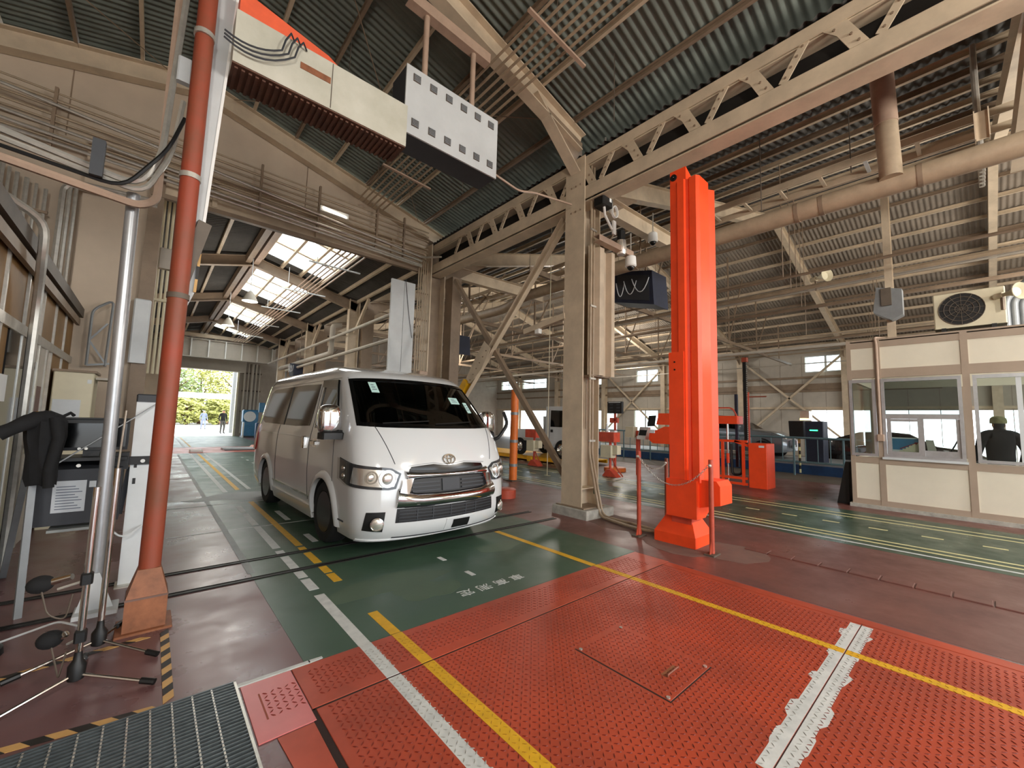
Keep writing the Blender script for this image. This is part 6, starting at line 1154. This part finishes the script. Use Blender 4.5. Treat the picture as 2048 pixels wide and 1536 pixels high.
part(po, 'arrow', MB().bar((X0+.067, 1.0, 1.17), (X0+.067, .77, 1.29), .004, .012).prism([(.80, 1.30), (.745, 1.30), (.78, 1.25)], 'x', X0+.065, X0+.069), M_['lens_red'])
for k in range(4): part(po, 'caption_mark', MB().box(X0+.071, X0+.0745, 1.06-.085*k, 1.085-.085*k, 1.02, 1.055), M_['ink'])
cmx = thing('card_reader', 'grey upright terminal with black cables on the cabin counter', 'terminal', (X0+.3, .55, .97)); part(cmx, 'panel', MB().prism([(.62, .97), (.50, .97), (.56, 1.35), (.66, 1.35)], 'x', X0+.2, X0+.26), M_['wall_panel']); part(cmx, 'device', MB().ball((X0+.22, .36, 1.03), .08, .16, .07), M_['black'], True); part(cmx, 'cable', MB().tube(bend([(X0+.22, .4, 1.05), (X0+.25, .3, 1.25), (X0+.3, .22, 1.45)], .1), .012, 6), M_['black'], True)
cl = thing('cabin_light', 'fluorescent strip light inside the cabin', 'lamp', (X0+1.3, -.3, 2.9)); part(cl, 'tube', MB().cyl((X0+1.3, -1.6, 2.86), (X0+1.3, 1.0, 2.86), .03, 8), M_['tube_light']); part(cl, 'housing', MB().box(X0+1.22, X0+1.38, -1.7, 1.1, 2.9, 2.98), M_['white_paint'])
for y in (-1.6, 1.0): part(cl, 'drop_rod', MB().cyl((X0+1.3, y, 2.96), (X0+1.3, y, 3.1), .01, 5), M_['white_paint'])
person('person in a dark jacket and yellowish cap seen through the cabin window', (X0+.82, -.24, .08), 2.0, 1.70, 'cloth_black', 'cloth_grey', 'hair', 'stand', 'cap_yellow', 1.3)
ac = thing('condenser_unit', 'beige air conditioner outdoor unit with round fan grille on the cabin roof', 'air conditioner', (11, .05, 3.3))
part(ac, 'case', MB().bbox(10.85, 11.2, -.42, .45, 3.4, 4.05, .015), M_['ivory']); part(ac, 'fan_recess', MB().cyl((10.845, .1, 3.73), (10.86, .1, 3.73), .29, 32), M_['black'])
gq = MB()
for r in (.08, .15, .22, .285): gq.tube([(10.835, .1+r*math.cos(a), 3.73+r*math.sin(a)) for a in [2*PI*i/28 for i in range(28)]], .006, 5, close=True)
for k in range(6): a = k*PI/6; gq.bar((10.835, .1-.28*math.cos(a), 3.73-.28*math.sin(a)), (10.835, .1+.28*math.cos(a), 3.73+.28*math.sin(a)), .008, .008, up=(1, 0, 0))
part(ac, 'fan_grille', gq, M_['dark_steel']); part(ac, 'foot_rail', MB().box(10.8, 11.25, .3, .36, 3.3, 3.4).box(10.8, 11.25, -.3, -.24, 3.3, 3.4), M_['black']); part(ac, 'drip_tray', MB().box(10.78, 11.25, -.5, .48, 3.3, 3.33), M_['black'])
horn((10.75, -.38, 3.86), 2.4, 'cream horn loudspeaker on the cabin roof beside the fan unit', .85)
run('roof_pipe', 'bundle of fat grey hoses rising from the cabin roof at the right edge', 'pipe', [[(11.3+.1*k, -.42-.1*k, 3.3), (11.3+.1*k, -.42-.1*k, 3.9), (11.4, -.8-.15*k, 4.3), (11.6, -2.2, 4.6)] for k in range(4)], .06, 'grey_metal', n=10)
run('riser_pipe', 'group of vertical galvanised pipes near the top right corner', 'pipe', [[(7.9+.12*k, -.2, 4.9), (7.9+.12*k, -.2, 6.7)] for k in range(5)], .03, 'galv', n=8)
# leaning dark board by the cabin corner
solo('leaning_board', 'dark board leaning against the far corner of the cabin', 'board', MB().prism([(1.80, 0), (2.0, 0), (1.84, .85), (1.78, .85)], 'x', 10.75, 11.3), M_['black'])
# ================================================================ FAR LANE AND OUTSIDE
bm_ = thing('blue_machine', 'blue machine with a round pale dial standing right of the far door', 'machine', (4.85, 31, 0))
part(bm_, 'body', MB().bbox(4.45, 5.2, 30.7, 31.4, .1, 1.0, .03), M_['blue']); part(bm_, 'head', MB().bbox(4.4, 5.25, 30.75, 31.35, 1.0, 1.75, .06), M_['blue']); part(bm_, 'dial', MB().lathe([(.33, 0), (.33, .06), (.12, .08), (.1, .12)], (4.75, 30.62, 1.32), 24, 'y'), M_['paper']); part(bm_, 'pedestal', MB().box(4.4, 5.3, 30.7, 31.4, 0, .1), M_['charcoal']); part(bm_, 'post', MB().box(4.4, 4.48, 30.6, 30.68, 0, .95), M_['white_paint'])
solo('blue_bin', 'dark blue drum beside the blue machine', 'drum', MB().lathe([(.28, 0), (.3, .05), (.3, .9), (.27, .95)], (5.2, 29.6, 0), 18), M_['deep_blue'], smooth=True)
solo('wall_sign', 'light blue box fixed on the annex column above the drum', 'box', MB().bbox(5.0, 5.3, 29.3, 29.5, 1.6, 2.2, .02), M_['blue'])
solo('white_locker', 'narrow white locker standing by the annex column behind the van', 'locker', MB().bbox(4.7, 5.1, 23.3, 24.2, 0, 2.3, .02), M_['white_paint'])
fp = thing('floor_tester', 'flat brake tester plates on the red band, dark and orange', 'tester', (3.2, 20.5, 0)); part(fp, 'dark_plate', MB().bbox(2.3, 3.4, 20.3, 20.9, .003, .08, .02), M_['paper_grey']); part(fp, 'roller_slot', MB().box(2.35, 3.5, 20.0, 20.28, .003, .02), M_['black']); part(fp, 'orange_wedge', MB().prism([(3.4, .003), (4.5, .003), (4.0, .12), (3.5, .12)], 'y', 20.2, 21.6), M_['amber_pole'])
solo('wheel_stop', 'small white wheel stop at the left of the red band', 'wheel stop', MB().bbox(1.2, 1.6, 19.5, 19.8, .003, .1, .03), M_['paper'])
person('person in dark clothes standing in the far doorway', (4.0, 36.5, -.004), .3, 1.75, 'cloth_black', 'cloth_grey', 'hair', 'stand')
person('person in pale blue clothes outside the far door', (3.6, 46, -.004), .2, 1.7, 'cloth_blue', 'cloth_blue', 'paper', 'walk')
person('person in a dark patterned jacket half hidden by the right side of the van', (9.3, 12.0, 0), .4, 1.85, 'cloth_grey', 'cloth_black', 'hair', 'stand')
pr_ = thing('gate_canopy', 'white flat canopy bar with posts outside the far door', 'canopy', (3.5, 58, 0))
part(pr_, 'beam', MB().box(-12, 14, 57.5, 58.5, 3.1, 3.7), M_['white_paint'])
for x in (-6, 1.2, 8.2): part(pr_, 'post', MB().box(x-.25, x+.25, 57.8, 58.2, 0, 3.2), M_['grey_metal'])
solo('gate_building', 'low pale building beyond the canopy', 'building', MB().box(6.5, 16, 70, 76, -.3, 3.6).box(6.2, 16.3, 69.5, 76.5, 3.6, 4.0), M_['dusty'])
solo('door_post', 'grey pillar outside the far door, yellow stripe on its edge', 'post', MB().box(4.6, 5.2, 38, 38.6, -.004, 6), M_['grey_metal'])
rt = random.Random(11)
def tree(x, y, h, w, m, label):
    t = thing('tree', label, 'tree', (x, y, -.3), 0, 'trees outside the far door')
    part(t, 'trunk', MB().tube([(x, y, -.3), (x+.1, y, h*.35), (x-.1, y+.1, h*.7)], [.22, .16, .08], 8), M_['trunk'], True)
    for k in range(4): a = rt.uniform(0, 6.28); part(t, 'branch', MB().tube([(x, y, h*(.25+.1*k)), (x+w*.6*math.cos(a), y+w*.6*math.sin(a), h*(.45+.1*k))], [.09, .04], 6), M_['trunk'], True)
    V = []; Fc = []
    for k in range(2400):
        u = rt.random(); a = rt.uniform(0, 6.28); zz = rt.uniform(.12, 1); rr = w*(math.sin(PI*min(1, zz*.9+.08))**.6)*math.sqrt(u); lay = .35*math.sin(zz*16+a*2)
        c = Vector((x+rr*math.cos(a), y+rr*math.sin(a), h*zz+lay)); s = rt.uniform(.12, .28); d1 = Vector((rt.uniform(-1, 1), rt.uniform(-1, 1), rt.uniform(-.5, .5))).normalized()*s; d2 = d1.orthogonal().normalized()*s*.6
        b = len(V); V += [c-d1, c+d2, c+d1, c-d2+Vector((0, 0, .03))]; Fc.append((b, b+1, b+2, b+3))
    mb = MB(); mb.v = [tuple(v) for v in V]; mb.f = Fc; part(t, 'foliage', mb, M_[m], stuff=True)
for x, y, h, w, m, lab in ((1.5, 66, 8.5, 3.4, 'leaf_green', 'dark green tree at the left of the far doorway'), (4.8, 68, 8.2, 3.0, 'leaf_yellow', 'tall yellow green tree in the middle of the far doorway'), (8.2, 67, 8.8, 3.2, 'leaf_yellow', 'yellow green tree at the right of the far doorway'), (3.2, 63, 3.6, 2.0, 'leaf_yellow', 'low yellow shrub tree under the canopy bar, left'), (6.4, 64, 3.4, 1.6, 'leaf_yellow', 'low yellow shrub tree under the canopy bar, right'), (-2.5, 70, 9, 3.6, 'leaf_green', 'dark green tree hidden behind the red pole'), (12, 72, 9.5, 3.6, 'leaf_green', 'dark green tree behind the low pale building')): tree(x, y, h, w, m, lab)
